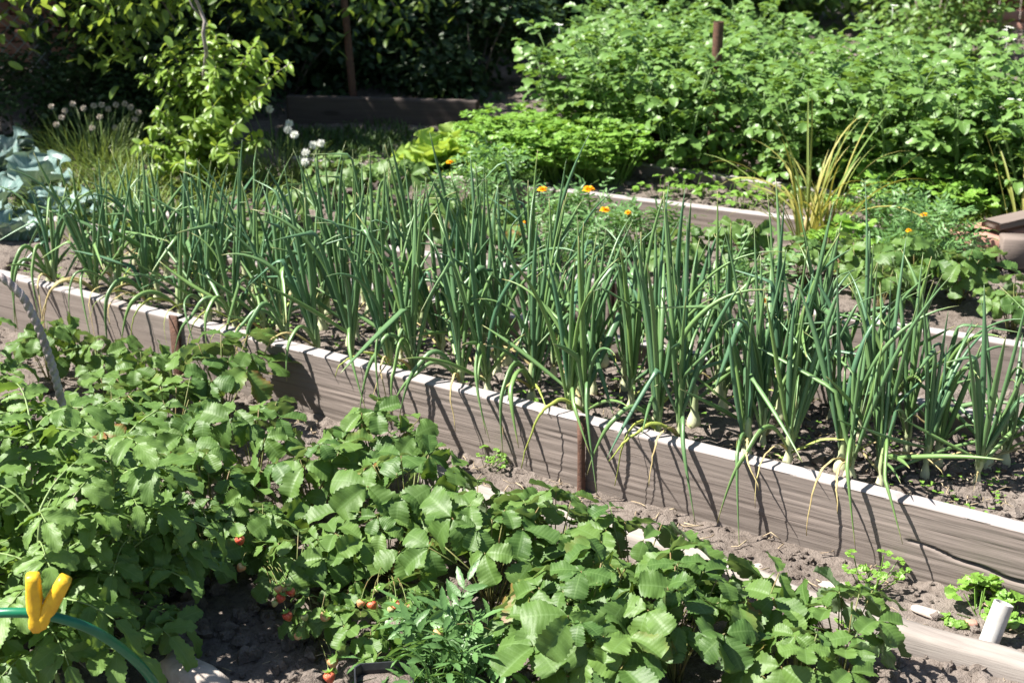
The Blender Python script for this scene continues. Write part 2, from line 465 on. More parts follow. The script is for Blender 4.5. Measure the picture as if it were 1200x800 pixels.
def onion_mats():
    N = Nodes("onion_leaf")
    uv = N.coord('UV'); sep = N.n("ShaderNodeSeparateXYZ"); N.l(uv, sep.inputs[0])
    tint = N.n("ShaderNodeAttribute", attribute_name="tint").outputs['Fac']
    nz = N.noise(N.coord('Object', (1, 1, 0.25)), 60, 3)
    body = N.mix(tint, (0.060, 0.150, 0.078), (0.17, 0.28, 0.068))
    body = N.mix(N.math('MULTIPLY', nz, 0.3), body, (0.15, 0.25, 0.15))
    basemix = N.ramp(sep.outputs[1], [(0.0, 0.8), (0.16, 0.0)])
    col = N.mix(basemix, body, (0.42, 0.5, 0.25))
    tipmix = N.math('MULTIPLY', N.ramp(sep.outputs[1], [(0.86, 0.0), (0.99, 1.0)]), N.ramp(tint, [(0.25, 0.15), (0.8, 1.0)]))
    col = N.mix(tipmix, col, (0.5, 0.4, 0.18))
    N.l(col, N.b.inputs['Base Color'])
    N.b.inputs['Roughness'].default_value = 0.37
    N.b.inputs['Specular IOR Level'].default_value = 0.55
    st = N.noise(N.coord('UV', (40, 2, 1)), 3, 2)
    N.bump(st, 0.12, 0.002)
    tr = N.n("ShaderNodeBsdfTranslucent"); N.l(col, tr.inputs[0])
    ms = N.n("ShaderNodeMixShader"); ms.inputs[0].default_value = 0.12
    N.l(N.b.outputs[0], ms.inputs[1]); N.l(tr.outputs[0], ms.inputs[2]); N.l(ms.outputs[0], N.out.inputs[0])
    M['onion'] = N.m
    N = Nodes("onion_bulb_skin")
    uv = N.coord('UV'); sep = N.n("ShaderNodeSeparateXYZ"); N.l(uv, sep.inputs[0])
    c = N.ramp(sep.outputs[1], [(0.0, (0.5, 0.42, 0.26)), (0.35, (0.62, 0.62, 0.42)), (1.0, (0.22, 0.34, 0.12))])
    lines = N.noise(N.coord('UV', (30, 0.6, 1)), 3, 2)
    N.l(N.mix(N.math('MULTIPLY', lines, 0.45), c, (0.36, 0.4, 0.18)), N.b.inputs['Base Color'])
    N.b.inputs['Roughness'].default_value = 0.4
    M['onion_bulb'] = N.m


onion_mats()
M['withered'] = plain_mat("withered_onion_leaf", (0.55, 0.47, 0.22), (0.4, 0.3, 0.15), 30, 0.65, 0.3, 0.3, 150, trans=0.2)
M['yellow_leaf'] = plain_mat("yellowing_onion_leaf", (0.42, 0.44, 0.1), (0.27, 0.36, 0.08), 14, 0.45, 0.4, 0.15, 150, trans=0.15)

# ------------------------------------------------------------------ the lie of the beds
U = np.array([0.8480, -0.5299, 0]); V = np.array([0.5299, 0.8480, 0])
O0 = at(20, 328, 0.17); O0[2] = 0


def uv2w(u, v, z=0.0): return O0 + U * u + V * v + np.array([0, 0, z])
def w2uv(p): d = np.asarray(p)[:2] - O0[:2]; return d @ U[:2], d @ V[:2]


def line(a, b, z):
    (u0, v0), (u1, v1) = w2uv(at(*a, z)), w2uv(at(*b, z))
    k = (v1 - v0) / (u1 - u0)
    return lambda u: v0 + k * (np.clip(u, -1.2, 3.8) - u0)


TOP = dict(Y=0.17, A=0.15, B=0.14, C=0.12, D=0.13, Z=0.035)
LZ = line((510, 556), (1200, 776), TOP['Z'])
LY = line((20, 328), (1200, 622), TOP['Y'])
LA = line((1117, 483), (1200, 499), TOP['A'])
_a0 = LA(2.6)
LA = lambda u: _a0 + 0.0 * np.asarray(u)
LB = line((455, 290), (1200, 405), TOP['B'])
LC = line((470, 200), (1030, 268), TOP['C'])
LD = line((732, 190), (1060, 238), TOP['D'])

# ------------------------------------------------------------------ ground: one sheet
def soil_height(u, v):
    z = np.zeros_like(u)
    def step(lv, h0, h1):
        t = np.clip((v - lv - 0.012) / 0.02, 0, 1)
        return h0 * (1 - t) + h1 * t
    base = np.where(v < LZ(u) + 0.02, 0.0, 0.0)
    base = np.where(v > LY(u) - 0.05, step(LY(u), 0.0, 0.115 - 0.02 * np.clip((v - LY(u)) / 0.6, 0, 1)), base)
    base = np.where(v > LA(u) - 0.05, step(LA(u), 0.09, 0.01), base)
    base = np.where(v > LB(u) - 0.05, step(LB(u), 0.0, 0.085), base)
    base = np.where(v > LC(u) - 0.30, step(LC(u) - 0.25, 0.085, 0.02), base)
    base = np.where(v > LC(u) - 0.05, step(LC(u), 0.02, 0.085), base)
    base = np.where(v > LD(u) - 0.05, step(LD(u), 0.085, 0.10), base)
    rough = 0.020 * (fbm(u * 9, v * 9, 3, 3) - 0.5)
    cl = 1 - np.abs(2 * fbm(u * 22, v * 22, 9, 3, 0.6) - 1)
    clod = 0.020 * (1.0 - cl) * (0.35 + fbm(u * 3, v * 3, 21, 2))
    fine = 0.006 * (vnoise(u * 70, v * 70, 5) - 0.5)
    far = np.clip((np.hypot(u - 1.2, v - 0.5) - 6) / 6, 0, 1)
    return base * (1 - far) + (rough + clod + fine) * (1 - far) + 0.25 * far * (fbm(u * .08, v * .08, 4, 3) - 0.5)


def ground_z(p):
    u, v = w2uv(p)
    return float(soil_height(np.array([u]), np.array([v]))[0])


def build_ground():
    us = np.concatenate([[-150, -80, -40, -20, -12, -8, -6, -5], np.arange(-4, -1.0, 0.05), np.arange(-1.0, 3.3, 0.014), np.arange(3.3, 6, 0.06), [6.5, 8, 12, 20, 40, 80, 150]])
    vs = np.concatenate([[-150, -80, -40, -20, -10, -6, -4, -3, -2.4, -2.0], np.arange(-1.8, -1.0, 0.03), np.arange(-1.0, 1.3, 0.012), np.arange(1.3, 3.0, 0.02), np.arange(3.0, 5, 0.08), [5.3, 6, 7, 8, 10, 14, 20, 40, 80, 150]])
    uu, vv = np.meshgrid(us, vs, indexing='ij')
    uu, vv = uu.ravel(), vv.ravel()
    P = O0[None] + uu[:, None] * U + vv[:, None] * V
    P[:, 2] = soil_height(uu, vv)
    mb = MB(); mb.grid(P, len(us), len(vs), np.stack([uu, vv], -1))
    return setting(mb.build("ground", M['soil']), 'structure', 'cloddy grey-brown garden soil', 'ground')


build_ground()


def clods():
    T = []
    for k in range(10):
        r = np.random.default_rng(100 + k)
        n, m = 6, 8
        th = np.linspace(0.02, PI - 0.02, n); ph = np.linspace(0, 2 * PI, m, endpoint=False)
        a, b = np.meshgrid(th, ph, indexing='ij')
        rad = 0.6 + 0.65 * r.random((n, m)); rad[0] = rad[0].mean(); rad[-1] = rad[-1].mean()
        P = np.stack([rad * np.sin(a) * np.cos(b), rad * np.sin(a) * np.sin(b) * r.uniform(.7, 1), rad * np.cos(a) * .75], -1).reshape(-1, 3)
        T.append((P, n, m))
    mb = MB()

    def put(u, v, s):
        P, n, m = T[rng.integers(10)]
        ang = rng.uniform(0, 2 * PI); c, q = math.cos(ang), math.sin(ang)
        X = (P * s) @ np.array([[c, -q, 0], [q, c, 0], [0, 0, 1]]).T
        p = uv2w(u, v); p[2] = float(soil_height(np.array([u]), np.array([v]))[0]) + s * 0.3
        mb.grid(X + p, n, m, None, 0.5, close=True)
    for _ in range(1500):     # onion bed
        u = rng.uniform(-0.3, 3.1) if rng.random() < .6 else rng.uniform(2.2, 3.1); put(u, rng.uniform(0.07, 0.60), rng.choice([.005, .008, .012, .018], p=[.4, .3, .2, .1]) * rng.uniform(.7, 1.3))
    for _ in range(700):      # path in front of the long board
        u = rng.uniform(-.2, 3.1); put(u, rng.uniform(-0.19, -0.01), rng.choice([.003, .006, .010], p=[.5, .35, .15]) * rng.uniform(.7, 1.3))
    for _ in range(2300):     # strawberry bed
        u = rng.uniform(0.2, 3.0); put(u, rng.uniform(-1.25, -0.26), rng.choice([.006, .010, .016, .026], p=[.4, .3, .2, .1]) * rng.uniform(.7, 1.3))
    for _ in range(500):
        put(rng.uniform(0, 3.2), rng.uniform(0.75, 1.9), rng.choice([.006, .012, .02]))
    for _ in range(350):
        u = rng.uniform(0.3, 2.2); put(u, LC(u) + rng.uniform(0.06, 0.45), rng.choice([.006, .012, .018]))
    return setting(mb.build("soil_clods", M['soil'], smooth=False), 'stuff', 'crumbled lumps of dry grey-brown soil', 'soil')


clods()


def litter():
    mb = MB()
    for _ in range(900):
        u = rng.uniform(0, 3.1)
        v = rng.choice([rng.uniform(-.18, -.01), rng.uniform(0.06, .6), rng.uniform(-1.2, -.2), rng.uniform(.06, .6)])
        p = uv2w(u, v); p[2] = ground_z(p) + 0.008
        a = rng.uniform(0, 2 * PI); L = rng.uniform(.01, .05)
        d = np.array([math.cos(a), math.sin(a), rng.uniform(-.1, .25)]) * L
        bend = rng.normal(0, .15, 3) * L
        mb.tube(np.array([p, p + d * .5 + bend, p + d]), rng.uniform(.0006, .0016), 4, rng.random())
    return setting(mb.build("straw_litter", M['straw']), 'stuff', 'scattered dry straw and withered leaf bits on the soil', 'litter')


litter()


# ------------------------------------------------------------------ boards and hardware
def plank(name, a, b, ztop, zbot, thick, mat, label, cat='board', wob=0.003, crack=None, group=None, seed=0, thickdir=1):
    """A sawn board on edge between plan points a and b (front face line); thick goes away from the camera."""
    a = np.asarray(a, float)[:2]; b = np.asarray(b, float)[:2]
    d = b - a; L = np.linalg.norm(d); ang = math.atan2(d[1], d[0])
    n = max(24, int(L / (0.008 if crack else 0.012)))
    H = ztop - zbot
    nf = 64 if crack else 22
    prof = [(0.002, -H)] + [(0.0, -H + H * k / nf) for k in range(1, nf)] + [(0.0, -0.004), (0.002, -0.0015), (0.006, 0.0)]
    prof += [(thick * k / 5, 0.0) for k in range(1, 5)] + [(thick - 0.005, 0.0), (thick, -0.005), (thick, -H * .5), (thick, -H), (thick * .5, -H)]
    prof = np.array(prof)
    xs = np.concatenate([[0, 0], np.linspace(0, L, n), [L, L]])
    m = len(prof)
    X = np.repeat(xs, m).reshape(-1, m); Y = np.tile(prof[:, 0], (len(xs), 1)); Z = np.tile(prof[:, 1], (len(xs), 1))
    wv = wob * (fbm(X * 1.3 + seed * 7, X * 0 + 3.3, 31 + seed, 2) - .5) * 2
    Z = Z + np.where(Z > -H * .7, wv, wv * .5)
    g = fbm(X * 5 + seed, Z * 130 + seed * 3, 41 + seed, 3, .6) - .5
    Yd = np.where(prof[None, :, 0] < 0.004, -g * 0.0035, 0)
    Yd = Yd + wob * 1.2 * (fbm(X * 1.4, X * 0 + 9, 55 + seed, 2) - .5)
    chip = np.clip(fbm(X * 14, X * 0, 61 + seed, 2) - .74, 0, 1) * .04
    Z = Z - np.where((prof[None, :, 1] > -0.006), chip, 0)
    if crack:
        cz = np.interp(X, *crack) - ztop
        wd = np.interp(X, crack[0], [0.0008, 0.0022, 0.0030, 0.0030, 0.0026][:len(crack[0])], left=0, right=0.002) + .0001
        near = np.exp(-((Z - cz + .002 * np.sin(X * 60)) / (wd * 1.6)) ** 2)
        Yd = Yd + np.where(prof[None, :, 0] < 0.004, near * 0.018 * (X > crack[0][0]), 0)
    Y = Y + Yd
    ends = np.array([1, 0] + [0] * n + [0, 1])[:, None]
    cy, cz_ = thick / 2, -H / 2
    Y = Y * (1 - ends) + cy * ends; Z = Z * (1 - ends) + cz_ * ends
    P = np.stack([X, Y, Z], -1).reshape(-1, 3)
    mb = MB(); mb.grid(P, len(xs), m, None, .5, close=True)
    o = mb.build(name, mat, loc=(a[0], a[1], ztop), rotz=ang)
    return tag(o, label, cat, group)


def on_line(L, u): return uv2w(u, float(L(u)))


uj = w2uv(at(193, 380, 0.17))[0]           # joint beside the dark flat peg
GB = 'weathered boards edging the raised beds'
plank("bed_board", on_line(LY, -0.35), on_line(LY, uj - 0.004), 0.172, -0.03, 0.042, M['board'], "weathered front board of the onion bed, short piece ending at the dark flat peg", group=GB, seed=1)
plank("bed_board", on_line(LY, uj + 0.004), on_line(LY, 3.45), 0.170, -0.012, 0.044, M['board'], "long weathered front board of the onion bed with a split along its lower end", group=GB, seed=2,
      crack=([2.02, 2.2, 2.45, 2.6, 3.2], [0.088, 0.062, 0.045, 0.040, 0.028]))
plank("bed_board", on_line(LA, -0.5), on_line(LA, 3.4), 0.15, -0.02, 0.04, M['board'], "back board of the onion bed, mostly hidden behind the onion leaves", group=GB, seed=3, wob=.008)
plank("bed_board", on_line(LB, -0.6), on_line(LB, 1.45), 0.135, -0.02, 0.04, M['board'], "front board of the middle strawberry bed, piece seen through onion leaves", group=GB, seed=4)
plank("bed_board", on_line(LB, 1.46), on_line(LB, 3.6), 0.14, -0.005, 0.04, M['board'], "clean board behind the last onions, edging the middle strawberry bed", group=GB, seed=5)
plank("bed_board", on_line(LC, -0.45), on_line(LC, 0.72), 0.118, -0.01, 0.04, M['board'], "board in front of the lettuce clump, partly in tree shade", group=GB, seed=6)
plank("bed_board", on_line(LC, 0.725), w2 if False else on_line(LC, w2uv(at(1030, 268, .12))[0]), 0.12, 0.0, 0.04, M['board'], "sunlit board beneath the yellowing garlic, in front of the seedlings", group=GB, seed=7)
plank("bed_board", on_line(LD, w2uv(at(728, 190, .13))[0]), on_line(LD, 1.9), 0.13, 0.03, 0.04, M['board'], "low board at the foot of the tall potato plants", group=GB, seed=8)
s0, s1 = at(335, 113, .22), at(560, 119, .22)
plank("bed_board", s0, s1, 0.22, -0.02, 0.045, M['board_dark_shade'], "wide board standing in tree shade, shade also put into its colour, behind the rusty pole", group=GB, seed=9)
ad = at(0, 280, .16); ae = at(95, 297, .16)
plank("bed_board", at(-60, 272, .09), at(100, 304, .09), 0.09, -0.01, 0.035, M['board_dark_shade'], "board below the cabbage with leaf shade put into its colour, behind the first onions", group=GB, seed=10)

# low weathered plank between path and strawberries
def low_plank():
    pts = [(500, 549), (560, 578), (640, 603), (720, 622), (800, 648), (870, 674), (950, 706), (1020, 729), (1100, 752), (1215, 783)]
    W = np.array([at(x, y, 0.03) for x, y in pts])
    s = np.linspace(0, 1, 90)
    si = np.linspace(0, 1, len(W))
    C = np.stack([np.interp(s, si, W[:, k]) for k in range(3)], -1)
    for k in range(2):
        kern = np.ones(7) / 7; C[3:-3, k] = np.convolve(C[:, k], kern, 'valid')
    C = C - uv2w(0, 0) * 0
    t = np.gradient(C, axis=0); t /= np.linalg.norm(t, axis=1)[:, None]
    nrm = np.stack([-t[:, 1], t[:, 0], 0 * t[:, 0]], -1)
    w_ = 0.022 + 0.010 * fbm(s * 6, s * 0, 71, 3)
    zt = 0.045 + 0.014 * (fbm(s * 8, s * 0 + 5, 73, 3) - .5)
    sec = [(-1, -.06), (-1, .0), (-.93, .75), (-.8, 1), (-.4, 1.04), (0, .98), (.4, 1.03), (.8, 1), (.95, .75), (1, 0), (1, -.06)]
    P = []
    for i in range(len(s)):
        for a, b in sec:
            q = C[i] + nrm[i] * a * w_[i]; z = (b * zt[i] if b > 0 else b)
            z += 0.004 * (vnoise(s[i] * 30, a * 9, 77) - .5)
            P.append((q[0], q[1], z))
    P = np.array(P)
    m = len(sec)
    P = np.vstack([np.repeat(P[:m].mean(0)[None], m, 0), P, np.repeat(P[-m:].mean(0)[None], m, 0)])
    org = P.mean(0); org[2] = 0
    ang = math.atan2(C[-1][1] - C[0][1], C[-1][0] - C[0][0])
    c_, s_ = math.cos(-ang), math.sin(-ang)
    Q = (P - org) @ np.array([[c_, -s_, 0], [s_, c_, 0], [0, 0, 1]]).T
    mb = MB(); mb.grid(Q, len(P) // m, m, None, .5, close=True)
    o = mb.build("edging_plank", M['board_grey'], loc=org, rotz=ang)
    tag(o, "thin bleached plank lying low between the strawberries and the path", "plank")


low_plank()


def rod(name, p0, p1, r, mat, label, cat, sides=12, hollow=False, group=None):
    p0 = np.asarray(p0, float); p1 = np.asarray(p1, float)
    L = p1 - p0
    mb = MB()
    path = np.array([np.zeros(3)] + [L * k for k in (.25, .5, .75)] + [L])
    if hollow:
        t = L / np.linalg.norm(L)
        path = np.vstack([path, L + t * .0005, L - t * .03])
        rad = np.array([r] * 5 + [r * .8, r * .8])
        mb.tube(path[:5], r, 24, cap=False)
        # rim and bore
        mb.tube(np.array([L, L + t * 1e-4]), np.array([r, r * .84]), 24, cap=False)
        mb.tube(np.array([L + t * 1e-4, L - t * .05]), np.array([r * .84, r * .82]), 24, cap=False)
    else:
        mb.tube(path, np.full(5, r) * (1 + 0.06 * rng.normal(size=5)), sides)
    return tag(mb.build(name, mat, loc=p0), label, cat, group)


b = on_line(LY, w2uv(at(683, 492, .18))[0]); f = -V * 0.013
rod("iron_peg", b + f + np.array([0, 0, -.06]), b + f + np.array([-.004, 0, .186]), 0.0095, M['rust'], "round rusty iron peg holding the middle of the onion board", "peg")
b = on_line(LY, uj)
mb = MB(); mb.box((0, 0, 0.065), (0.028, 0.008, 0.24), math.atan2(U[1], U[0]) + .15, .002)
tag(mb.build("iron_peg", M['rust'], loc=b - V * 0.010), "flat dark iron peg at the joint of the two onion boards", "peg")
mb = MB(); mb.box((0, 0, 0.03), (0.022, 0.02, 0.12), -.5, .003)
tag(mb.build("wooden_peg", M['board_dark_shade'], loc=at(325, 505, 0) + np.array([0, 0, .0])), "short dark wooden peg beside the path under strawberry leaves", "peg")
p0 = at(1156, 762, 0.0)
rod("white_pipe", p0 + np.array([-.006, 0, -.02]), p0 + np.array([.03, .025, .088]), 0.0185, M['white_pipe'], "white plastic pipe stub leaning out of the soil by the low plank", "pipe", hollow=True)
p0 = at(418, 160, 0.0)
rod("rusty_pole", p0, at(418, 160, 0.0) + np.array([-.07, .05, 1.25]), 0.017, M['rust'], "tall rusty pole in front of the wide shaded board", "pole")
p0 = at(838, 205, 0.05)
rod("iron_post", p0 + np.array([0, .12, 0]), p0 + np.array([0.0, .12, .60]), 0.021, M['rust'], "short rusty pipe post standing up out of the potato plants", "post", hollow=True)

# flat stones on the path
def stone(p, sx, sy, sz, label, mat='stone', name='flat_stone', cat='stone', rot=0):
    n, m = 7, 14
    th = np.linspace(0.02, PI - 0.02, n); ph = np.linspace(0, 2 * PI, m, endpoint=False)
    a, b_ = np.meshgrid(th, ph, indexing='ij')
    r = 1 + 1.1 * (fbm(np.cos(b_) * 1.5 + p[0] * 50, np.sin(b_) * 1.5 + a * .6, 5, 2) - .5)
    P = np.stack([r * sx * np.sign(np.sin(a) * np.cos(b_)) * np.abs(np.sin(a) * np.cos(b_)) ** .75, r * sy * np.sign(np.sin(b_)) * np.abs(np.sin(a) * np.sin(b_)) ** .75, sz * np.sign(np.cos(a)) * np.abs(np.cos(a)) ** .6], -1).reshape(-1, 3)
    mb = MB(); mb.grid(P, n, m, None, .5, close=True)
    return tag(mb.build(name, M[mat], loc=p, rotz=rot), label, cat)


def stz(px, py, h): p = at(px, py, 0.01); p[2] = ground_z(p) + h; return p


stone(stz(980, 686, .004), .034, .02, .005, "pale flat stone on the path below the drooping onion leaf", rot=-.4)
stone(stz(1082, 716, .004), .034, .015, .004, "whitish flat stone between the path weeds and white pipe", rot=-.7)
stone(stz(884, 660, .003), .020, .012, .004, "small pale stone flake on the path near the low plank", rot=.2)
stone(stz(1138, 728, .003), .012, .009, .007, "small pinkish pebble beside the white pipe", mat='brick')
stone(at(222, 800, .02), .09, .035, .045, "big grey stone slab beside the bare soil at the green hoop", name='stone_slab', rot=-.6)

# bricks and box at far right
bp = at(1180, 306, .088)
for k, (dx, dy, dz, ang, lab) in enumerate([(-.02, .12, .05, .25, "pink brick lying furthest back on the small brick edging"), (-.09, .05, .05, -.35, "pink brick end-on at the corner of the brick edging"),
                                            (0.16, .2, .05, .1, "pink brick half hidden at the edge by the garlic")]):
    mb = MB(); mb.box((0, 0, 0), (.24, .115, .065), ang, .006)
    tag(mb.build("brick", M['brick'], loc=bp + np.array([dx, dy, dz])), lab, "brick", "bricks edging the small bed")
for k, (a_, lab) in enumerate([(0, "stubby grey timber block under the tilted plank by the bricks"), (1, "second grey timber block next to the first, by the bricks")]):
    mb = MB(); mb.box((0, 0, 0), (.09 if k == 0 else .17, .07, .10), -.12, .005)
    tag(mb.build("timber_block", M['board_block'], loc=bp + np.array([-.0 + k * .145, -.05, .05])), lab, "timber block")
plank("timber_plank", bp[:2] + np.array([-.04, .0]), bp[:2] + np.array([.45, .32]), .2125, .1885, .07, M["board_block"], "grey plank laid slantwise over the timber blocks", "plank", seed=12)

# ribbed rod hoop at the left
hp = [(108, 655, -.03), (100, 610, .06), (88, 540, .195), (77, 490, .29), (62, 430, .405), (46, 385, .49), (27, 347, .56), (4, 325, .60), (-40, 312, .625), (-90, 330, .60), (-140, 380, .5), (-175, 470, .35), (-200, 610, .0)]
hw = np.array([at(x, y, z) for x, y, z in hp])
s = np.linspace(0, 1, len(hw)); q = np.linspace(0, 1, 900)
hw = np.stack([np.interp(q, s, hw[:, k]) for k in range(3)], -1)
for k in range(3): hw[22:-22, k] = np.convolve(hw[:, k], np.ones(45) / 45, 'valid')
mb = MB(); mb.tube(hw - hw[0], .0086, 14, lobe=2, twist=190)
tag(mb.build("ribbed_rod", M['rebar'], loc=hw[0]), "curved grey ribbed rod arching up out of the tomato plants", "rod")

# green hoop and clothes peg
gp = [(-210, 860, -.03), (-170, 790, .14), (-120, 742, .26), (-60, 722, .325), (0, 717, .345), (50, 718, .34), (105, 734, .305), (150, 764, .23), (180, 796, .14), (205, 850, -.03)]
gw = np.array([at(x, y, z) for x, y, z in gp])
s = np.linspace(0, 1, len(gw)); q = np.linspace(0, 1, 90)
gw = np.stack([np.interp(q, s, gw[:, k]) for k in range(3)], -1)
for k in range(3): gw[4:-4, k] = np.convolve(gw[:, k], np.ones(9) / 9, 'valid')
mb = MB(); mb.tube(gw - gw[0], .0078, 14)
tag(mb.build("garden_hoop", M['hose'], loc=gw[0]), "dark green plastic hoop arching over the tomato plants", "hoop")
pc = at(50, 716, .34)
pin = thing("clothes_peg", "yellow plastic clothes peg clipped on the green hoop", "clothes peg", pc, .15, None, 1.2)


def peg_leg(tilt, off):
    n = 15
    z = np.linspace(-.024, .056, n)
    wd = np.interp(z, [-.024, -.01, 0, .02, .045, .056], [.008, .0095, .0095, .009, .0105, .008])
    dp = np.interp(z, [-.024, -.018, -.004, 0, .006, .02, .056], [.0055, .0095, .0085, .0065, .010, .0098, .008])
    cs = [(-1, -.6), (-.7, -1), (.7, -1), (1, -.6), (1, .6), (.7, 1), (-.7, 1), (-1, .6)]
    P = np.array([[(a * dp[i], b_ * wd[i], z[i]) for a, b_ in cs] for i in range(n)])
    P = np.concatenate([np.repeat(P[:1].mean(1, keepdims=True), 8, 1), P, np.repeat(P[-1:].mean(1, keepdims=True), 8, 1)]).reshape(-1, 3)
    c, s_ = math.cos(tilt), math.sin(tilt)
    P = P @ np.array([[c, 0, s_], [0, 1, 0], [-s_, 0, c]]).T + np.array([off, -.004, 0])
    mb = MB(); mb.grid(P, n + 2, 8, None, .5, close=True)
    return mb


peg_leg(.05, -.008).build("leg", M['yellow'], pin)
peg_leg(.55, .005).build("leg", M['yellow'], pin)
mb = MB()
th = np.linspace(0, 2 * PI * 4, 60)
mb.tube(np.stack([.005 * np.cos(th), -.008 + .012 * th / th[-1], .012 + .005 * np.sin(th)], -1), .0009, 6)
mb.build("spring", M['steel'], pin)

# black nursery pot
pp = at(452, 852, 0.0)
pot = thing("plant_pot", "square black plastic pot beside the leafy marigold seedling", "plant pot", pp + np.array([0, 0, .0]), .12)
mb = MB()
def sq(r, z, k=.8): return [(-r, -r * k, z), (-r * k, -r, z), (r * k, -r, z), (r, -r * k, z), (r, r * k, z), (r * k, r, z), (-r * k, r, z), (-r, r * k, z)]
rings = [sq(.001, .003), sq(.035, .002), sq(.036, .004), sq(.047, .088), sq(.0500, .0885), sq(.0500, .100), sq(.0475, .100), sq(.0450, .088)]
mb.grid(np.array(rings).reshape(-1, 3), 8, 8, None, .5, close=True)
mb.build("pot_body", M['black_plastic'], pot, smooth=False)
mb = MB(); mb.grid(np.array([sq(.0452, .080), sq(.03, .084), sq(.0005, .085)]).reshape(-1, 3), 3, 8, None, .5, close=True)
mb.build("potting_soil", M['soil'], pot)


# ------------------------------------------------------------------ leaf shapes
def prof_obov(s): return np.maximum(s, 0) ** .62 * np.maximum(1 - s, 0) ** .36 / 0.605
def prof_ov(s): return np.maximum(s, 0) ** .55 * np.maximum(1 - s, 0) ** .75 / 0.452
def prof_lan(s): return np.maximum(s, 0) ** .6 * np.maximum(1 - s, 0) ** .9 / 0.402
def prof_wedge(s): return np.maximum(s, 0) ** .8 * np.maximum(1 - s, 0) ** .28 / 0.615


def leaflet(L, W, rows, cols, prof, shift=0.15, tooth=0.06, pleat=0.0, fold=0.25, bend=0.5, roll=0.0, ruffle=0.0, rphase=0.0, rfreq=5, lobes=0, lobe=0.0):
    s = np.linspace(0, 1, rows + 1)[:, None]; t = np.linspace(-1, 1, cols + 1)[None, :]
    w_ = W / 2 * np.minimum(prof(s), 1.05)
    alt = np.where(np.arange(rows + 1) % 2 == 0, 1.0, -1.0)[:, None]
    edge = np.abs(t) ** 3
    X = t * w_ * (1 + tooth * alt * edge)
    if lobes: X = X * (1 + lobe * edge * (np.sin(s * lobes * 2 * PI) - .3))
    y = s + shift * np.abs(t) * np.sin(PI * np.clip(s, 0, 1)) ** .7 * .55
    at_ = np.abs(t)
    Z = fold * np.abs(X) - roll * X ** 2 / max(W, 1e-6) - pleat * W * alt * np.minimum(at_ * 3, 1) * (1 - .6 * at_)
    if ruffle: Z = Z + ruffle * W * np.sin(s * 2 * PI * rfreq + rphase + t * 1.5) * at_ ** 2
    if abs(bend) > 1e-3:
        th = bend * y
        Yc = L * np.sin(th) / bend; Zc = -L * (1 - np.cos(th)) / bend
        yy = Yc + Z * np.sin(th); zz = Zc + Z * np.cos(th)
    else:
        yy = L * y; zz = Z
    P = np.stack([X + 0 * yy, yy + 0 * X, zz + 0 * X], -1).reshape(-1, 3)
    uvs = np.stack([np.broadcast_to((t + 1) / 2, (rows + 1, cols + 1)), np.broadcast_to(s, (rows + 1, cols + 1))], -1).reshape(-1, 2)
    return P, rows + 1, cols + 1, uvs


def basis(d, n):
    d = np.asarray(d, float); d = d / np.linalg.norm(d)
    x = np.cross(d, n); l = np.linalg.norm(x)
    if l < 1e-4: x = np.cross(d, [1, 0.1, 0]); l = np.linalg.norm(x)
    x = x / l
    return np.stack([x, d, np.cross(x, d)], -1)


def put_leaf(mb, tpl, p, d, n, tint, scale=1.0):
    P, nu, nv, uvs = tpl
    mb.grid((P * scale) @ basis(d, n).T + p, nu, nv, uvs, tint)


def rotv(v, axis, a):
    axis = np.asarray(axis, float); axis = axis / np.linalg.norm(axis)
    return v * math.cos(a) + np.cross(axis, v) * math.sin(a) + axis * (axis @ v) * (1 - math.cos(a))


def unit(v): return np.asarray(v, float) / (np.linalg.norm(v) + 1e-12)


UP = np.array([0, 0, 1.0])


# ------------------------------------------------------------------ strawberries
SB = [leaflet(1, w_, 18, 8, prof_obov, .16, .075, pl * 1.15, fo, be, ro, ru, k * 1.3, 2.2) for k, (w_, pl, fo, be, ro, ru) in enumerate(
      [(.90, .0055, .25, .55, .1, .05), (.84, .007, .42, .8, .0, .06), (.98, .005, .12, .4, .35, .05), (.88, .006, .5, .3, .1, .03), (.86, .007, .3, 1.1, .15, .05), (.94, .006, .05, .8, .5, .04), (.9, .006, .6, .6, .0, .06), (.92, .006, .2, 1.4, .3, .04)])]


def strawberry_leaf(mb, st, base, az, lean, length, size, tint, droop):
    out = np.array([math.cos(az), math.sin(az), 0])
    d0 = unit(out * math.sin(lean * .5) + UP * math.cos(lean * .5)); d1 = unit(out * math.sin(lean) + UP * math.cos(lean))
    p1 = base + d0 * length * .5; p2 = p1 + d1 * length * .5
    st.tube(np.array([base, base + d0 * length * .25, p1, p2]), np.array([.0022, .0019, .0017, .0014]), 5, rng.random())
    fwd = unit(out * math.cos(droop) - UP * math.sin(droop) + rng.normal(0, .08, 3))
    nrm = unit(UP * math.cos(droop) + out * math.sin(droop) + rng.normal(0, .33, 3) + np.array([-.12, -.14, 0]))
    nrm = unit(nrm - fwd * (nrm @ fwd))
    for k, a in enumerate((0, R(78), -R(78))):
        a = a + rng.normal(0, .12)
        d = rotv(fwd, nrm, a)
        d = unit(d + nrm * rng.uniform(-.25, .3))
        sz = size * (1.0 if k == 0 else .93) * rng.uniform(.93, 1.06)
        put_leaf(mb, SB[rng.integers(len(SB))], p2 + d * .004, d, nrm, tint + rng.uniform(-.07, .07), sz)


